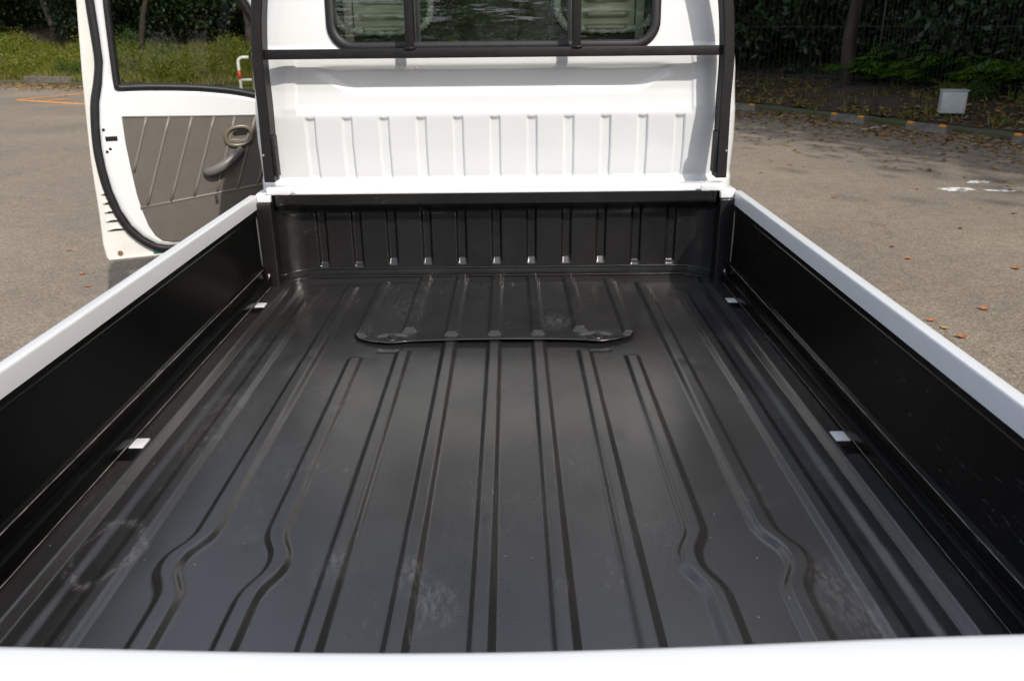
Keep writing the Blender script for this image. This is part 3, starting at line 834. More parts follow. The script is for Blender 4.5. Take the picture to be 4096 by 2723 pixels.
# cab shell -------------------------------------------------------------------
def cab_shell():
    bevel_box('roof', (-.56, .165, 1.69), (.56, 1.25, 1.755), white, truck, .022, 3)
    bevel_box('cab_base', (-.70, .22, .44), (.70, 1.55, .66), dark_plastic, truck, .02)
    # right door, shut
    V = []; Fc = []
    d = bevel_box('cab_side', (.715, .262, .46), (.757, 1.32, 1.17), white, truck, .012, 3)
    bevel_box('door_handle', (.757, .38, 1.00), (.771, .52, 1.03), dark_plastic, d, .004)
    w = mesh_obj('side_glass', [(.722, .30, 1.17), (.722, 1.30, 1.17), (.575, 1.05, 1.69), (.575, .30, 1.69)], [(0, 1, 2, 3)], door_glass, d)
    for sg in (-1, 1):
        tube('windscreen_pillar', [(sg * .70, 1.40, 1.05), (sg * .695, 1.36, 1.17), (sg * .56, 1.13, 1.70)], [.035, .03, .026], white, truck, 10)
        bevel_box('sill_trim', (min(sg * .64, sg * .69), .23, .56), (max(sg * .64, sg * .69), 1.3, .67), dark_plastic, truck, .01)
    tube('rear_pillar', [(-.70, .228, .66), (-.70, .228, 1.15), (-.69, .228, 1.40), (-.665, .228, 1.52), (-.62, .228, 1.62), (-.545, .228, 1.71)], .034, white, truck, 10, up=(0, 1, 0))
    # front
    nose = bevel_box('cab_nose', (-.715, 1.33, .40), (.715, 1.62, 1.12), white, truck, .05, 4)
    for sg in (-1, 1): bevel_box('headlight', (sg * .52 - .12, 1.60, .70), (sg * .52 + .12, 1.63, .86), steel, nose, .02, 3)
    bevel_box('bumper', (-.71, 1.60, .33), (.71, 1.68, .52), white_dirty, truck, .03, 3)
    ws = mesh_obj('windscreen', [(-.69, 1.40, 1.10), (.69, 1.40, 1.10), (.55, 1.15, 1.71), (-.55, 1.15, 1.71)], [(0, 1, 2, 3)], door_glass, truck)
    bevel_box('dashboard', (-.66, 1.08, .86), (.66, 1.36, 1.10), dark_plastic, truck, .03, 3)
    ringp = []
    for i in range(32):
        q = 2 * math.pi * i / 32
        ringp.append((.36 + .18 * math.cos(q), .93 - .18 * math.sin(q) * .62, 1.12 + .18 * math.sin(q) * .55))
    tube('steering_wheel', ringp, .013, dark_plastic, truck, 8, True)
cab_shell()

def seat(sx):
    s = bevel_box('seat', (sx - .19, .40, .70), (sx + .19, .86, .90), seat_cloth, truck, .05, 3)
    b = bevel_box('seat_back', (sx - .175, .275, .85), (sx + .175, .375, 1.66), seat_cloth, s, .04, 4)
    # pressed metal back plate with sideways ribs
    xs = np.linspace(-.088, .088, 30); zs = np.arange(1.392, 1.66, .003)
    X, Z = np.meshgrid(xs, zs)
    rb = np.zeros_like(X)
    for z0 in (1.407, 1.445, 1.490, 1.535, 1.58):
        rb += .014 * (1 - lin(.004, .011, np.abs(Z - z0))) * (1 - sstep(.058, .070, np.abs(X)))
    Y = .262 - rb
    grid_obj('back_plate', np.stack([X + sx, Y, Z], -1), seat_metal, s)
    for e in (-1, 1):
        bevel_box('plate_rail', (sx + e * .104 - .013, .252, 1.36), (sx + e * .104 + .013, .266, 1.68), seat_metal, s, .003)
    pts = []
    for i in range(60):
        t = i / 59
        if t < .3: p = (-.150, 1.64 - (t / .3) * (1.64 - 1.47))
        elif t < .45:
            q = (t - .3) / .15 * math.pi / 2; p = (-.150 + .055 * (1 - math.cos(q)), 1.47 - .065 * math.sin(q))
        elif t < .55: p = (-.095 + (t - .45) / .10 * .19, 1.405 - .006 * math.sin((t - .45) / .1 * math.pi))
        elif t < .7:
            q = (t - .55) / .15 * math.pi / 2; p = (.095 + .055 * math.sin(q), 1.47 - .065 * math.cos(q))
        else: p = (.150, 1.47 + (t - .7) / .3 * .17)
        pts.append((sx + p[0], .262, p[1]))
    pts = smooth_path(pts, 3)
    tube('elastic_trim', pts, [.0105 + .003 * math.sin(i * 2.1) for i in range(len(pts))], elastic, s, 8, up=(0, 1, 0))
for sx in (-.345, .345): seat(sx)

# guard frame ------------------------------------------------------------------
def guard_frame():
    g = empty('guard_frame'); g.parent = truck
    for sg in (-1, 1):
        path = smooth_path([(sg * .676, .032, .985), (sg * .674, .032, 1.08), (sg * .671, .032, 1.20), (sg * .671, .032, 1.31), (sg * .664, .032, 1.41), (sg * .651, .032, 1.50), (sg * .630, .032, 1.60), (sg * .60, .032, 1.70), (sg * .55, .032, 1.785)], 5)
        p = sweep_rect('post', path, .0155, .031, frame_black, g)
        bevel_box('foot_bracket', (min(sg * .649, sg * .657), .002, 1.000), (max(sg * .649, sg * .657), .040, 1.12), frame_black, p, .002)
        bm = bmesh.new(); bmesh.ops.create_icosphere(bm, subdivisions=1, radius=.004); me = bpy.data.meshes.new('rivet'); bm.to_mesh(me); bm.free(); me.materials.append(steel)
        b = link(bpy.data.objects.new('rivet', me), p); b.location = (sg * .684, -.0015, 1.065)
    bevel_box('crossbar', (-.654, .020, 1.331), (.654, .045, 1.3575), frame_black, g, .002)
    bevel_box('top_bar', (-.57, .007, 1.772), (.57, .037, 1.80), frame_black, g, .002)
    for sg in (-1, 1):
        bevel_box('upright', (sg * .238 - .0115, .022, 1.3577), (sg * .238 + .0115, .043, 1.7718), frame_black, g, .002)
        bm = bmesh.new(); bmesh.ops.create_icosphere(bm, subdivisions=2, radius=.009)
        for v in bm.verts: v.co.x *= 2.0; v.co.z *= .5; v.co += v.co.normalized() * random.uniform(-.0015, .0015)
        me = bpy.data.meshes.new('weld'); bm.to_mesh(me); bm.free(); me.materials.append(frame_black)
        b = link(bpy.data.objects.new('weld', me), g); b.location = (sg * .238, .021, 1.358)
guard_frame()
for sg in (-1, 1):
    bm = bmesh.new(); bmesh.ops.create_uvsphere(bm, u_segments=12, v_segments=6, radius=.0055); me = bpy.data.meshes.new('panel_stud'); bm.to_mesh(me); bm.free(); me.materials.append(white); me.shade_smooth()
    o = link(bpy.data.objects.new('panel_stud', me), truck); o.location = (sg * .232, .1085, 1.302)

# wheels -------------------------------------------------------------------------
def wheel(x, y):
    w = empty('wheel', (x, y, .27)); w.parent = truck
    pts = [(0, .20 * math.cos(2 * math.pi * i / 36), .20 * math.sin(2 * math.pi * i / 36)) for i in range(36)]
    tube('tyre', pts, .07, tyre_m, w, 12, True, 1.0, up=(1, 0, 0))
    bm = bmesh.new(); bmesh.ops.create_cone(bm, cap_ends=True, segments=32, radius1=.15, radius2=.15, depth=.10, matrix=Matrix.Rotation(math.pi / 2, 4, 'Y'))
    me = bpy.data.meshes.new('rim'); bm.to_mesh(me); bm.free(); me.materials.append(steel)
    link(bpy.data.objects.new('rim', me), w)
for x in (-.62, .62):
    for y in (-.95, 1.0): wheel(x, y)

# open door -------------------------------------------------------------------------
def open_door():
    door = empty('door', (-.73, 1.15, 0), math.radians(270 - 68)); door.parent = truck
    # outer skin (its hem shows round the edge)
    skin = [(.0, .53), (.40, .53), (.80, .530), (.940, .528), (.953, .540), (.9555, .60), (.948, .72), (.944, .85), (.940, .95), (.928, 1.10), (.915, 1.25), (.900, 1.39), (.886, 1.52), (.865, 1.66), (.82, 1.705), (.36, 1.705), (.235, 1.54), (.11, 1.33), (.03, 1.17), (0, 1.14)]
    win = [(.802, 1.200), (.700, 1.200), (.600, 1.197), (.50, 1.190), (.402, 1.178), (.33, 1.165), (.25, 1.145), (.12, 1.135), (.18, 1.31), (.245, 1.44), (.29, 1.53), (.40, 1.665), (.770, 1.665), (.786, 1.52), (.793, 1.40), (.800, 1.25)]
    plate('outer_skin', skin, [win], -.055, -.012, .006, white_dirty, door)
    frame = [(.02, .570), (.40, .566), (.64, .566), (.715, .570), (.755, .582), (.800, .618), (.838, .668), (.866, .735), (.884, .815), (.892, .90), (.893, .985), (.885, 1.07), (.872, 1.15), (.850, 1.22), (.833, 1.30), (.829, 1.40), (.826, 1.52), (.81, 1.69), (.375, 1.69), (.255, 1.54), (.13, 1.31), (.05, 1.15), (.02, 1.13)]
    plate('inner_frame', frame, [win], -.030, .028, .021, white, door)
    # weather seal round the frame
    sealp = [(u, -.001, z) for u, z in [(.64, .556), (.72, .560), (.765, .573), (.813, .611), (.852, .662), (.880, .732), (.898, .815), (.906, .90), (.907, .985), (.899, 1.07), (.886, 1.15), (.863, 1.225), (.846, 1.30), (.842, 1.40), (.839, 1.52), (.825, 1.68)]]
    sealp = [(.05, -.001, .556), (.40, -.001, .554)] + sealp
    tube('weather_seal', smooth_path(sealp, 6), .0175, rubber, door, 10, False, .8, up=(0, 1, 0))
    tube('window_seal', smooth_path([(u, .022, z) for u, z in [(.17, 1.142), (.25, 1.149), (.33, 1.169), (.402, 1.183), (.50, 1.195), (.600, 1.202), (.700, 1.206), (.788, 1.206), (.797, 1.215), (.797, 1.25), (.790, 1.40), (.783, 1.52), (.767, 1.66)]], 4), .0135, rubber, door, 8, False, 1.2, up=(0, 1, 0))
    tube('quarter_pillar', [(.155, .0, 1.145), (.258, .0, 1.43), (.302, .0, 1.52), (.42, .0, 1.67)], .019, frame_black, door, 8)
    P = [(.80, -.02, 1.19), (.165, -.02, 1.13), (.43, -.035, 1.67), (.775, -.035, 1.67)]
    mesh_obj('window_glass', P, [(0, 1, 2, 3)], door_glass, door)
    # vinyl trim panel with pleats
    trim = [(.03, 1.076), (.30, 1.081), (.60, 1.093), (.800, 1.100), (.803, 1.00), (.800, .90), (.795, .80), (.787, .74), (.772, .67), (.752, .625), (.728, .602), (.690, .592), (.60, .590), (.30, .590), (.03, .60)]
    tp = plate('trim_panel', trim, [], .0285, .0365, .003, vinyl, door)
    def seamline(a, b, r=.0042, m=vinyl_seam):
        pts = [(a[0] + (b[0] - a[0]) * i / 6, .0370, a[1] + (b[1] - a[1]) * i / 6) for i in range(7)]
        tube('seam', pts, r * 1.35, m, tp, 8, False, .55, up=(0, 1, 0))
    for a, b in [((.713, 1.092), (.792, .885)), ((.630, 1.090), (.764, .748)), ((.545, 1.087), (.673, .757)), ((.462, 1.084), (.582, .770)), ((.383, 1.080), (.491, .781)), ((.303, 1.076), (.409, .789)), ((.222, 1.072), (.326, .799)), ((.142, 1.07), (.243, .81))]:
        seamline(a, b)
    seamline((.790, .742), (.04, .832), .0035)
    seamline((.045, 1.072), (.795, 1.096), .0022, vinyl)
    bevel_box('pull_tab', (.492, .036, .735), (.502, .041, .775), dark_plastic, tp, .002)
    # inside handle: oval bezel, dark recess and lever
    def oval(a, b, cx=.377, cz=1.003, n=30, sk=-.10):
        out = []
        for i in range(n):
            q = 2 * math.pi * i / n
            x = a * math.copysign(abs(math.cos(q)) ** .85, math.cos(q)); z = b * math.copysign(abs(math.sin(q)) ** .9, math.sin(q))
            out.append((cx + x, cz + z + sk * x))
        return out
    h = plate('inside_handle', oval(.060, .044), [oval(.044, .029)], .0360, .0500, .0055, bronze, door)
    plate('cup', oval(.046, .031), [], .0362, .0385, .0004, bronze, h)
    hole = [(.337, 1.022), (.337, 1.006), (.395, 1.003), (.402, 1.012), (.392, 1.022), (.365, 1.027)]
    plate('recess', hole, [], .0386, .0396, .0003, hole_black, h)
    plate('lever', [(.418, .990), (.414, .979), (.385, .972), (.350, .978), (.338, .992), (.336, 1.012), (.342, 1.014), (.348, .998), (.360, .990), (.405, .994)], [], .0400, .0490, .0035, grey_plastic, h)
    # pull handle
    ap = smooth_path([(.524, .050, .868), (.505, .068, .872), (.47, .078, .886), (.43, .076, .908), (.395, .062, .933), (.372, .046, .948)], 6)
    k = len(ap)
    tube('pull_handle', ap, [.016 + .006 * math.sin(math.pi * i / (k - 1)) * (1 - i / k) for i in range(k)], grey_plastic, door, 12, False, .8, up=(0, 1, 0))
    # latch slot and holes in the shut face
    bevel_box('latch_slot', (.829, .0262, 1.008), (.872, .0292, 1.026), hole_black, door, .001)
    for (u, z) in ((.873, 1.052), (.874, .968), (.861, .978)):
        bm = bmesh.new(); bmesh.ops.create_cone(bm, cap_ends=True, segments=12, radius1=.0055, radius2=.0055, depth=.003, matrix=Matrix.Rotation(math.pi / 2, 4, 'X'))
        me = bpy.data.meshes.new('fixing_hole'); bm.to_mesh(me); bm.free(); me.materials.append(hole_black)
        o = link(bpy.data.objects.new('fixing_hole', me), door); o.location = (u, .0272, z)
    # louvres pressed into the hem
    for i in range(5):
        z = .803 - i * .0365; u0 = .924 + i * .001; u1 = .897 - i * .0085
        lv = tube('louvre', smooth_path([(u0, -.0115, z - .004), ((u0 * 2 + u1) / 3, -.008, z + .003), ((u0 + u1 * 2) / 3, -.008, z + .003), (u1, -.0115, z)], 4), .0055, white_dirty, door, 8, up=(0, 1, 0))
        bevel_box('louvre_slot', (u1 + .002, -.0124, z - .0095), (u0 - .002, -.0108, z - .004), hole_black, lv, 0)
    bevel_box('hem_lip', (.69, -.013, .531), (.945, -.004, .537), white_dirty, door, .002)
    bm = bmesh.new(); bmesh.ops.create_cone(bm, cap_ends=True, segments=14, radius1=.010, radius2=.008, depth=.008, matrix=Matrix.Rotation(math.pi / 2, 4, 'X'))
    me = bpy.data.meshes.new('drain_plug'); bm.to_mesh(me); bm.free(); me.materials.append(rust)
    o = link(bpy.data.objects.new('drain_plug', me), door); o.location = (.897, -.009, .556)
    bevel_box('plug_strip', (.70, -.012, .539), (.772, -.002, .553), teal_m, door, .002)
    # mirror on the outside of the door
    mh = bevel_box('mirror', (.20, -.25, 1.15), (.272, -.12, 1.33), dark_plastic, door, .03, 4)
    bevel_box('mirror_glass', (.271, -.24, 1.165), (.275, -.13, 1.315), mirror_m, mh, .001)
    tube('mirror_arm', [(.15, -.04, 1.14), (.18, -.09, 1.20), (.20, -.15, 1.24)], .012, dark_plastic, mh, 8)
open_door()

# ------------------------------------------------------------------ lot furniture
def wheel_stop(x, y, ang, label):
    t = empty('wheel_stop', (x, y, 0), ang)
    tag(t, label, 'wheel stop', 'concrete wheel stops along the kerb')
    L_, b = .62, .075
    prof = [(-.075, 0), (-.075, .015), (-.052, .105), (-.040, .115), (.040, .115), (.052, .105), (.075, .015), (.075, 0)]
    V = []; Fc = []; k = len(prof)
    for xx in (-L_ / 2, -L_ / 2 + .012, L_ / 2 - .012, L_ / 2):
        sc = .96 if abs(xx) > L_ / 2 - .006 else 1
        for (yy, z) in prof: V.append((xx, yy * sc, z * sc))
    for i in range(3):
        for j in range(k - 1): Fc.append((i * k + j, i * k + j + 1, (i + 1) * k + j + 1, (i + 1) * k + j))
    Fc.append(tuple(range(k - 1, -1, -1))); Fc.append(tuple(3 * k + j for j in range(k)))
    o = mesh_obj('block', V, Fc, concrete, t)
    for e in (-1, 1):
        bevel_box('reflector', (e * .245 - .045, -.062, .092), (e * .245 + .045, -.022, .128), orange_refl, t, .006)
stop_pos = [((3.60, 11.55), 'wheel stop farthest along the kerb, just right of the cab'),
            ((4.85, 9.86), 'wheel stop left of the faded white line, second from the cab'),
            ((5.78, 8.86), 'wheel stop right of the faded white line, below the grey box'),
            ((6.42, 7.35), 'wheel stop at the right edge of the photo')]
for (p, lab) in stop_pos:
    s, n = s_of(*p)
    i = int(np.searchsorted(EL, s)); i = min(i, len(ET) - 1)
    x, y = at_edge(s, -.28)
    wheel_stop(float(x), float(y), math.atan2(ET[i][1], ET[i][0]), lab)

def utility_box():
    s, n = s_of(6.05, 9.15)
    x, y = 6.27, 9.40
    t = empty('utility_box', (x, y, .13), math.radians(-14))
    tag(t, 'grey metal utility box on a short post behind the kerb', 'utility box')
    bevel_box('cabinet', (-.155, -.02, .04), (.155, .20, .345), box_grey, t, .008)
    bevel_box('lid', (-.165, -.035, .05), (.135, -.0205, .335), box_grey, t, .006)
    bevel_box('hood', (-.17, -.045, .348), (.175, .215, .358), box_grey, t, .004)
    tube('post', [(0, .1, -.15), (0, .1, .06)], .025, steel, t, 8)
utility_box()

def kerb_block():
    x, y = at_edge(s_of(-12.6, 20.6)[0], .10)
    o = bevel_box('kerb_block', (-.85, -.12, -.02), (.85, .12, .20), concrete, None, .025)
    o.location = (float(x), float(y), 0); o.rotation_euler = (0, 0, math.radians(-25))
    tag(o, 'long pale concrete block lying at the foot of the grassy bank left of the door', 'concrete block')
kerb_block()

def hoop_barrier():
    t = empty('hoop_barrier', (-4.95, 14.5, 0), math.radians(0))
    tag(t, 'white hoop barrier with red bands seen through the open door window', 'barrier')
    pts = [(-.34, 0, 0), (-.34, 0, .70)]
    for i in range(7):
        q = math.pi - i / 6 * math.pi / 2; pts.append((-.24 + .10 * math.cos(q), 0, .74 + .10 * math.sin(q)))
    for i in range(7):
        q = math.pi / 2 - i / 6 * math.pi / 2; pts.append((.24 + .10 * math.cos(q), 0, .74 + .10 * math.sin(q)))
    pts += [(.34, 0, .70), (.34, 0, 0)]
    tube('hoop', pts, .030, hoop_white, t, 10, up=(0, 1, 0))
    tube('lower_bar', [(-.32, 0, .42), (.32, 0, .42)], .025, hoop_white, t, 10)
    for a, b in (((-.34, 0, .43), (-.34, 0, .60)), ((.34, 0, .43), (.34, 0, .60)), ((-.12, 0, .84), (.12, 0, .84))):
        tube('red_band', [a, b], .0325, hoop_red, t, 10)
hoop_barrier()

def fence():
    s0 = s_of(0.5, 14.6)[0]; s1 = s_of(11, -1.4)[0]
    t = empty('mesh_fence'); tag(t, 'dark wire mesh fence with thin posts on the bank right of the cab', 'fence')
    ps = np.arange(s0, s1, 2.6)
    spot = []
    for s in ps:
        x, y = at_edge(s, 2.25); spot.append((float(x), float(y)))
        tube('post', [(float(x), float(y), .15), (float(x), float(y), 2.35)], .024, fence_m, t, 8)
    for a, b in zip(spot[:-1], spot[1:]):
        V = []; Fc = []
        def rod(p, q, r):
            p = Vector(p); q = Vector(q); d = (q - p).normalized(); u = d.orthogonal().normalized() * r; w = d.cross(u.normalized()) * r
            i0 = len(V)
            for c in (p, q):
                for k in range(3):
                    V.append(c + u * math.cos(k * 2.094) + w * math.sin(k * 2.094))
            for k in range(3): Fc.append((i0 + k, i0 + (k + 1) % 3, i0 + 3 + (k + 1) % 3, i0 + 3 + k))
        for i in range(1, 34):
            f = i / 34; x = a[0] + (b[0] - a[0]) * f; y = a[1] + (b[1] - a[1]) * f
            rod((x, y, .34), (x, y, 2.28), .003)
        for z in (.36, .45, 1.3, 2.2, 2.28): rod((*a, z), (*b, z), .0045)
        o = mesh_obj('wire_panel', V, Fc, fence_m, t)
        o['kind'] = 'stuff'
fence()

# ------------------------------------------------------------------ vegetation
def leaves(centers, size, rng, droop=.3, aspect=.5, normals_up=.3):
    """one rhombic leaf (2 triangles as a quad) per centre"""
    n = len(centers)
    d = rng.normal(size=(n, 3)); d[:, 2] -= droop; d /= np.linalg.norm(d, axis=1)[:, None]
    u = rng.normal(size=(n, 3)); u[:, 2] += normals_up * 3
    s = np.cross(d, u); s /= np.linalg.norm(s, axis=1)[:, None] + 1e-9
    L_ = size * rng.uniform(.6, 1.3, n)[:, None]
    c = centers
    V = np.stack([c, c + d * L_ * .5 + s * L_ * aspect * .5, c + d * L_, c + d * L_ * .5 - s * L_ * aspect * .5], 1).reshape(-1, 3)
    Fq = np.arange(4 * n).reshape(n, 4)
    return V, Fq

def crown_mesh(name, rng, n_cl, per, rx, rz, zc, leaf, mat, hollow=.35, spread=.55):
    cl = rng.normal(size=(n_cl, 3)); cl /= np.linalg.norm(cl, axis=1)[:, None]
    rad = rng.uniform(hollow, 1, n_cl) ** .6
    cl = cl * rad[:, None] * np.array([rx, rx, rz]) + np.array([0, 0, zc])
    cl[:, 2] += rng.uniform(-.3, .3, n_cl)
    pts = (cl[:, None, :] + rng.normal(size=(n_cl, per, 3)) * spread * np.array([1, 1, .7]) * rng.uniform(.5, 1.2, n_cl)[:, None, None]).reshape(-1, 3)
    V, Fq = leaves(pts, leaf, rng)
    return np_mesh(name, V, Fq, mat, False), cl

def trunk_mesh(name, rng, h, r, limbs):
    V = []; Fc = []
    def br(p0, p1, r0_, r1_, seg=5, n=7):
        p0 = Vector(p0); p1 = Vector(p1); d = (p1 - p0); L_ = d.length; d.normalize(); u = d.orthogonal().normalized(); w = d.cross(u)
        b0 = len(V); off = Vector((0, 0, 0))
        for i in range(seg + 1):
            t = i / seg; rad = r0_ + (r1_ - r0_) * t
            if 0 < i < seg: off = off + Vector(rng.normal(size=3) * L_ * .018)
            c = p0.lerp(p1, t) + off
            for k in range(n):
                q = 2 * math.pi * k / n; V.append(c + (u * math.cos(q) + w * math.sin(q)) * rad * (1 + .12 * math.sin(3 * q + i)))
        for i in range(seg):
            for k in range(n): Fc.append((b0 + i * n + k, b0 + i * n + (k + 1) % n, b0 + (i + 1) * n + (k + 1) % n, b0 + (i + 1) * n + k))
    br((0, 0, -.4), (rng.normal() * .3, rng.normal() * .3, h), r * 1.15, r * .35, 8, 9)
    for c in limbs:
        z = max(1.2, min(h * .9, c[2] * .55 + rng.uniform(-.3, .3)))
        br((0, 0, z), c, r * .32, .012, 4, 5)
    me = bpy.data.meshes.new(name); me.from_pydata([tuple(v) for v in V], [], Fc); me.materials.append(bark); me.shade_smooth(); me.update()
    return me

tree_protos = []
for i in range(4):
    rg = np.random.default_rng(100 + i)
    cm, cl = crown_mesh('crown', rg, 100, 150, 2.5, 2.6, 6.0, .19, [leaf_dark, leaf_mid, leaf_dark, leaf_mid][i])
    tm = trunk_mesh('trunk', rg, 6.5, .085, cl[rg.choice(len(cl), 12, replace=False)])
    tree_protos.append((tm, cm))
leaf_bright = leaf_mat('leaf_bright', [(.05, .12, .008), (.09, .20, .012), (.14, .27, .02)], .55)
for i in range(2):
    rg = np.random.default_rng(140 + i)
    cm, cl = crown_mesh('crown', rg, 70, 90, 2.5, 2.6, 5.6, .22, leaf_bright, .2)
    tree_protos.append((trunk_mesh('trunk', rg, 6.5, .085, cl[rg.choice(len(cl), 10, replace=False)]), cm))
def tree(x, y, z, sc, k, label, group, name='broadleaf_tree', sz=1.0):
    t = empty(name, (x, y, z), random.uniform(0, 6.28)); t.scale = (sc, sc, sc * sz)
    tm, cm = tree_protos[k]
    o = bpy.data.objects.new('trunk', tm); link(o, t)
    o = bpy.data.objects.new('crown', cm); link(o, t)
    tag(t, label, 'tree', group)

shrub_protos = []
for i in range(6):
    rg = np.random.default_rng(300 + i)
    h = [1.0, 1.3, .8, 1.1, .7, 1.5][i]
    cm, cl = crown_mesh('foliage', rg, 42, 70, .75, h * .5, h * .62, [.085, .10, .075, .09, .07, .11][i], [leaf_mid, leaf_dark, leaf_mid, leaf_dark, leaf_yel, leaf_dark][i], .2, .20)
    V = []; Fc = []
    for c in cl[rg.choice(len(cl), 9, replace=False)]:
        b0 = len(V); p0 = Vector((rg.normal() * .05, rg.normal() * .05, -.2)); p1 = Vector(c)
        d = (p1 - p0).normalized(); u = d.orthogonal().normalized(); w = d.cross(u)
        for (p, r) in ((p0, .014), (p1, .005)):
            for k in range(4): V.append(p + (u * math.cos(k * 1.57) + w * math.sin(k * 1.57)) * r)
        for k in range(4): Fc.append((b0 + k, b0 + (k + 1) % 4, b0 + 4 + (k + 1) % 4, b0 + 4 + k))
    sm = bpy.data.meshes.new('stems'); sm.from_pydata([tuple(v) for v in V], [], Fc); sm.materials.append(bark); sm.update()
    shrub_protos.append((sm, cm))
def shrub(x, y, z, sc, k, label, group):
    t = empty('shrub', (x, y, z), random.uniform(0, 6.28)); t.scale = (sc, sc, sc * random.uniform(.85, 1.15))
    sm, cm = shrub_protos[k]
    link(bpy.data.objects.new('stems', sm), t); link(bpy.data.objects.new('foliage', cm), t)
    tag(t, label, 'shrub', group)

# fern like bush with arching fronds
def fern_mesh(rg, nf, L0):
    Vs = []; n = 0
    for f in range(nf):
        a = rg.uniform(0, 6.28); L_ = L0 * rg.uniform(.7, 1.15); rise = rg.uniform(.45, 1.0)
        for i in range(22):
            t = (i + 1) / 22
            c = np.array([math.cos(a) * L_ * t, math.sin(a) * L_ * t, rise * L_ * (t - .75 * t * t) * 1.3])
            tan = np.array([math.cos(a), math.sin(a), rise * (1 - 1.5 * t) * 1.3]); tan /= np.linalg.norm(tan)
            sd_ = np.array([-math.sin(a), math.cos(a), 0])
            ln = .20 * L_ * (math.sin(math.pi * min(1, .15 + t * .85)) + .06)
            for sg in (-1, 1):
                d = sd_ * sg * .9 + tan * .35 + np.array([0, 0, -.18]) + rg.normal(size=3) * .08
                w = tan * .020 * L_ * 1.1
                Vs.append([c - w, c + d * ln * .5 - w * .9, c + d * ln, c + d * ln * .5 + w * .9])
    V = np.array(Vs).reshape(-1, 3)
    return np_mesh('fronds', V, np.arange(len(V)).reshape(-1, 4), leaf_fern, False)
ferns = [fern_mesh(np.random.default_rng(500 + i), 26, 1.0) for i in range(3)]
def fern(x, y, z, sc, k, label, group):
    t = empty('fern', (x, y, z), random.uniform(0, 6.28)); t.scale = (sc, sc, sc)
    link(bpy.data.objects.new('fronds', ferns[k]), t)
    tag(t, label, 'fern', group)

def zt(n): return float(verge_h(n))
MI = M.inverted()
def view_x(x, y, z):
    p = MI @ Vector((x, y, z))
    if p.z > -.1: return -9e3
    return 512 + p.x / -p.z * 1024 * cam_d.lens / cam_d.sensor_width
def in_view(x, y, z):
    v = view_x(x, y, z)
    return -120 < v < 1150 and not (330 < v < 640)
def right_place(v):
    return 'just right of the cab' if v < 800 else 'behind the middle wheel stops' if v < 915 else 'behind the grey box' if v < 985 else 'at the right edge of the photo'
def left_place(v):
    return 'left of the open door' if v < 95 else 'seen through the open door window' if v < 262 else 'hidden mostly behind the cab'
sC = s_of(3.6, 12.6)[0]         # where the kerb comes out from behind the cab
def s_at(x): return float(np.interp(x, EP[:, 0], EL))
# right bank
LR = 'tall tree with dark crown on the shaded bank right of the cab'
GR = 'trees on the right bank'
k = 0
for n0, step in ((3.0, 2.2), (5.5, 2.6), (9.5, 3.2)):
    s = s_at(2.5) + random.uniform(0, 1)
    while s < EL[-1] - 1:
        n = n0 + random.uniform(-.7, .7)
        x, y = at_edge(s, n)
        big = n0 < 5 and s > s_at(6.6)
        tree(float(x), float(y), zt(n) - .1, random.uniform(1.5, 1.75) if big else random.uniform(.95, 1.35), k % 4, LR, GR); k += 1
        s += step * random.uniform(.8, 1.2)
LS = 'dark green shrub in the shade under the trees right of the cab'
GS = 'undergrowth on the right bank'
for i in range(105):
    s = random.uniform(s_at(2.6), s_at(9)); n = random.uniform(3.3, 7.5)
    x, y = at_edge(s, n); v = view_x(float(x), float(y), zt(n) + .5)
    if in_view(float(x), float(y), zt(n) + .5): shrub(float(x), float(y), zt(n) - .05, random.uniform(1.0, 1.9), random.choice([1, 3, 5, 1, 3, 5]), 'dark green shrub in the shade beyond the fence, ' + right_place(v), GS + ', ' + right_place(v))
for i in range(45):
    s = random.uniform(s_at(3.2), s_at(7.0)); n = random.uniform(2.8, 5.5)
    x, y = at_edge(s, n); v = view_x(float(x), float(y), zt(n) + .5)
    if in_view(float(x), float(y), zt(n) + .5): shrub(float(x), float(y), zt(n) - .05, random.uniform(.8, 1.5), random.choice([1, 3, 5, 1]), 'dark green shrub in the shade beyond the fence, ' + right_place(v), GS + ', ' + right_place(v))
for i in range(26):
    s = random.uniform(s_at(4.4), s_at(8.0)); n = random.uniform(2.5, 3.8)
    x, y = at_edge(s, n); pl = right_place(view_x(float(x), float(y), zt(n) + .5))
    fern(float(x), float(y), zt(n) - .02, random.uniform(.8, 1.3), i % 3, 'green fern with arching fronds behind the fence, ' + pl, 'ferns behind the fence, ' + pl)
for i in range(10):
    s = random.uniform(s_at(4.4), s_at(7.2)); n = random.uniform(1.7, 2.3)
    x, y = at_edge(s, n); shrub(float(x), float(y), zt(n) - .03, random.uniform(.25, .42), random.choice([0, 2, 4]), 'leafy weed at the foot of the mesh fence, ' + right_place(view_x(float(x), float(y), zt(n))), 'weeds along the fence, ' + right_place(view_x(float(x), float(y), zt(n))))
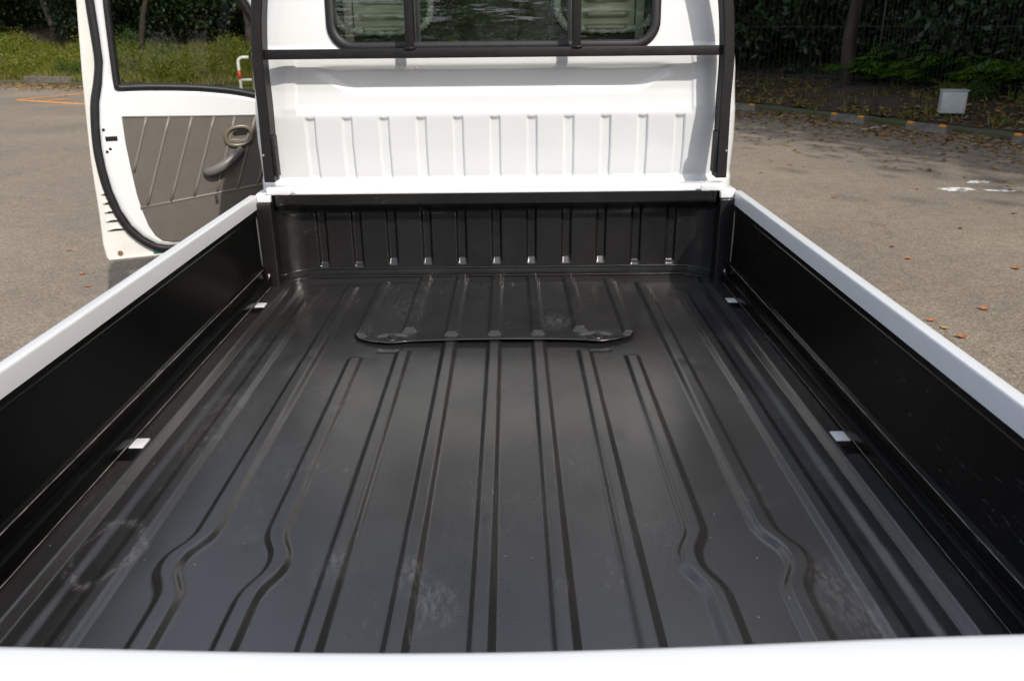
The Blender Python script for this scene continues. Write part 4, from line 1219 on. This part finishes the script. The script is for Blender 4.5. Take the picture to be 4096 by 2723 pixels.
# left bank
LL = 'tall tree with dark crown on the bank beyond the open door'
GL = 'trees on the left bank'
for n0, step in ((4.4, 2.8), (7.5, 2.8), (11, 3.4), (17, 4.2)):
    s = s_at(-34)
    while s < s_at(2.2):
        n = n0 + random.uniform(-.8, .8)
        x, y = at_edge(s, n)
        tall = n0 > 7 and x < -5
        tree(float(x), float(y), zt(n) - .1, random.uniform(1.7, 2.0) if tall else random.uniform(.95, 1.35), k % 4, LL, GL); k += 1
        s += step * random.uniform(.8, 1.2)
for i in range(105):
    s = random.uniform(s_at(-26), s_at(-1)); n = random.uniform(5.2, 9.5)
    x, y = at_edge(s, n); pl = left_place(view_x(float(x), float(y), zt(n) + .5))
    if in_view(float(x), float(y), zt(n) + .5): shrub(float(x), float(y), zt(n) - .05, random.uniform(1.0, 1.8), random.choice([1, 3, 5, 1]), 'dark shrub under the trees on the left bank, ' + pl, 'undergrowth on the left bank, ' + pl)
for i in range(110):
    s = random.uniform(s_at(-22), s_at(-3)); n = random.uniform(.6, 4.4)
    x, y = at_edge(s, n); shrub(float(x), float(y), zt(n) - .10, random.uniform(.35, .75), random.choice([4, 4, 4, 4, 2]), 'low sunlit yellow green bush on the grassy bank, ' + left_place(view_x(float(x), float(y), zt(n))), 'low bushes on the sunny bank, ' + left_place(view_x(float(x), float(y), zt(n))))
# behind the photographer: what the cab window reflects
for i in range(22):
    x = -26 + i * 2.5 + random.uniform(-.8, .8); y = -24 - random.uniform(0, 5)
    tree(x, y, -.1, random.uniform(.78, 1.10), 4 + i % 2, 'tree across the lot, reflected in the cab rear window', 'trees across the lot')
for i in range(26):
    x = -24 + i * 2.0 + random.uniform(-.8, .8); y = -21.5 - random.uniform(0, 1.5)
    shrub(x, y, 0, random.uniform(1.3, 2.0), random.choice([0, 2, 0, 4]), 'shrub across the lot, reflected in the cab rear window', 'shrubs across the lot')

def scatter_leaves(n, sfun, nfun, size, zoff, rng):
    s = sfun(n); nn = nfun(n)
    x, y = at_edge(s, nn); z = np.where(nn > .1, verge_h(nn), np.where(nn > -.02, .085, 0.004)) + zoff
    c = np.stack([x, y, z], 1)
    a = rng.uniform(0, 6.28, n); d = np.stack([np.cos(a), np.sin(a), rng.uniform(-.05, .35, n)], 1)
    sd_ = np.stack([-np.sin(a), np.cos(a), rng.uniform(-.35, .35, n)], 1)
    L_ = size * rng.uniform(.5, 1.3, n)[:, None]
    V = np.stack([c, c + d * L_ * .5 + sd_ * L_ * .32, c + d * L_, c + d * L_ * .5 - sd_ * L_ * .32], 1)
    V[:, :, 2] = np.maximum(V[:, :, 2], z[:, None] - .0)
    return V.reshape(-1, 3)
rg = np.random.default_rng(900)
Vl = [scatter_leaves(4200, lambda n: rg.uniform(s_at(2.2), s_at(8.2), n), lambda n: -np.abs(rg.normal(0, .75, n)) - .02, .075, .002, rg),
      scatter_leaves(9000, lambda n: rg.uniform(s_at(2.2), s_at(9.0), n), lambda n: rg.uniform(.12, 3.2, n), .085, .01, rg),
      scatter_leaves(5200, lambda n: rg.uniform(s_at(-18), s_at(-2), n), lambda n: -np.abs(rg.normal(0, .75, n)) - .02, .09, .002, rg),
      scatter_leaves(3500, lambda n: rg.uniform(s_at(-20), s_at(-2), n), lambda n: rg.uniform(.1, 5, n), .09, .03, rg),
      scatter_leaves(420, lambda n: rg.uniform(s_at(2.2), s_at(8.5), n), lambda n: -rg.uniform(.8, 3.2, n), .065, .002, rg)]
Vl = np.concatenate(Vl)
lit = link(bpy.data.objects.new('leaf_litter', np_mesh('leaf_litter', Vl, np.arange(len(Vl)).reshape(-1, 4), litter_m, False)))
tag(lit, 'fallen brown and yellow leaves along the kerb and on the bank', 'leaves', kind='stuff')

def grass(name, n, s0, s1, n0, n1, hmin, hmax, label, seed):
    rg = np.random.default_rng(seed)
    # tufts
    nt_ = n // 14
    ts = rg.uniform(s0, s1, nt_); tn = n0 + (n1 - n0) * rg.uniform(0, 1, nt_) ** 1.2
    s = np.repeat(ts, 14) + rg.normal(0, .07, nt_ * 14); nn = np.repeat(tn, 14) + rg.normal(0, .07, nt_ * 14); nn = np.maximum(nn, .13)
    x, y = at_edge(s, nn); z = verge_h(nn) - .01
    m = len(s); h = rg.uniform(hmin, hmax, m) * np.repeat(rg.uniform(.5, 1.2, nt_), 14)
    a = rg.uniform(0, 6.28, m); w = .008 + .006 * rg.uniform(0, 1, m)
    lean = rg.normal(0, .35, (m, 2)) * h[:, None]
    b = np.stack([x, y, z], 1)
    o1 = np.stack([np.cos(a) * w, np.sin(a) * w, np.zeros(m)], 1)
    tip = b + np.stack([lean[:, 0], lean[:, 1], h], 1)
    V = np.stack([b - o1, b + o1, tip], 1).reshape(-1, 3)
    o = link(bpy.data.objects.new(name, np_mesh(name, V, np.arange(3 * m).reshape(-1, 3), grass_m, False)))
    tag(o, label, 'grass', kind='stuff')
grass('grass', 36000, s_at(-24), s_at(-2), .12, 5.0, .08, .24, 'sunlit yellow green grass on the left bank', 41)
grass('grass', 1600, s_at(2.4), s_at(8.5), .13, 2.4, .06, .22, 'sparse grass on the shaded bank behind the right kerb', 42)

# single leaves on the open asphalt
def stray_mesh(rg, mat):
    n = 7; V = [(0, 0, .004)]; out = []
    pr = [(0, 0), (.2, .26), (.42, .36), (.62, .30), (.82, .17), (1, 0), (.82, -.16), (.62, -.31), (.4, -.36), (.2, -.24)]
    V = [(px * .07 - .035, py * .07, .003 + .014 * abs(py) + .010 * (px - .5) ** 2 * 4 + rg.uniform(0, .003)) for px, py in pr] + [(0, 0, .003)]
    me = bpy.data.meshes.new('fallen_leaf'); c = len(pr)
    me.from_pydata(V, [], [(i, (i + 1) % c, c) for i in range(c)]); me.materials.append(mat); me.update()
    return me
sm_ = [stray_mesh(np.random.default_rng(i), [stray_m, stray_m2, stray_m3][i % 3]) for i in range(6)]
named = [((-2.975, 2.983), 0, 'orange fallen leaf on asphalt just left of the open door bottom'),
         ((-2.446, 2.148), 0, 'orange fallen leaf nearest the left side gate'),
         ((-2.608, 2.412), 3, 'small orange leaf above the one nearest the left gate'),
         ((-3.60, 3.18), 2, 'brown leaf at the left edge of the photo'),
         ((2.568, 2.562), 0, 'orange leaf alone on asphalt right of the right gate'),
         ((3.11, 2.32), 3, 'orange leaf at the right edge, the farther one'),
         ((2.518, 1.586), 0, 'orange leaf right of the cluster near the right gate'),
         ((2.159, 1.417), 3, 'orange leaf in the cluster against the right gate'),
         ((2.172, 1.31), 1, 'tan leaf in the cluster against the right gate'),
         ((2.193, 1.184), 0, 'orange leaf nearest the camera beside the right gate'),
         ((2.986, 6.142), 1, 'tan leaf on asphalt just right of the cab side'),
         ((3.30, 3.35), 2, 'dark brown leaf in the middle of the right asphalt')]
for i, (p, kk, lab) in enumerate(named):
    o = link(bpy.data.objects.new('fallen_leaf', sm_[kk])); o.location = (p[0], p[1], .001); o.rotation_euler = (0, 0, random.uniform(0, 6.28)); s = random.uniform(.6, .85); o.scale = (s, s, s)
    tag(o, lab, 'leaf', 'single leaves on the asphalt')
for i in range(34):
    if i < 24: x, y = random.uniform(1.6, 5.2), random.uniform(2.2, 8.0)
    else: x, y = random.uniform(-8, -2.2), random.uniform(4.0, 12)
    o = link(bpy.data.objects.new('fallen_leaf', sm_[i % 6])); o.location = (x, y, .001); o.rotation_euler = (0, 0, random.uniform(0, 6.28)); s = random.uniform(.4, .75); o.scale = (s, s, s)
    tag(o, 'small fallen leaf among those scattered over the open asphalt' if i < 24 else 'small fallen leaf scattered on the asphalt left of the open door', 'leaf', 'leaves scattered over the right asphalt' if i < 24 else 'leaves scattered over the left asphalt')
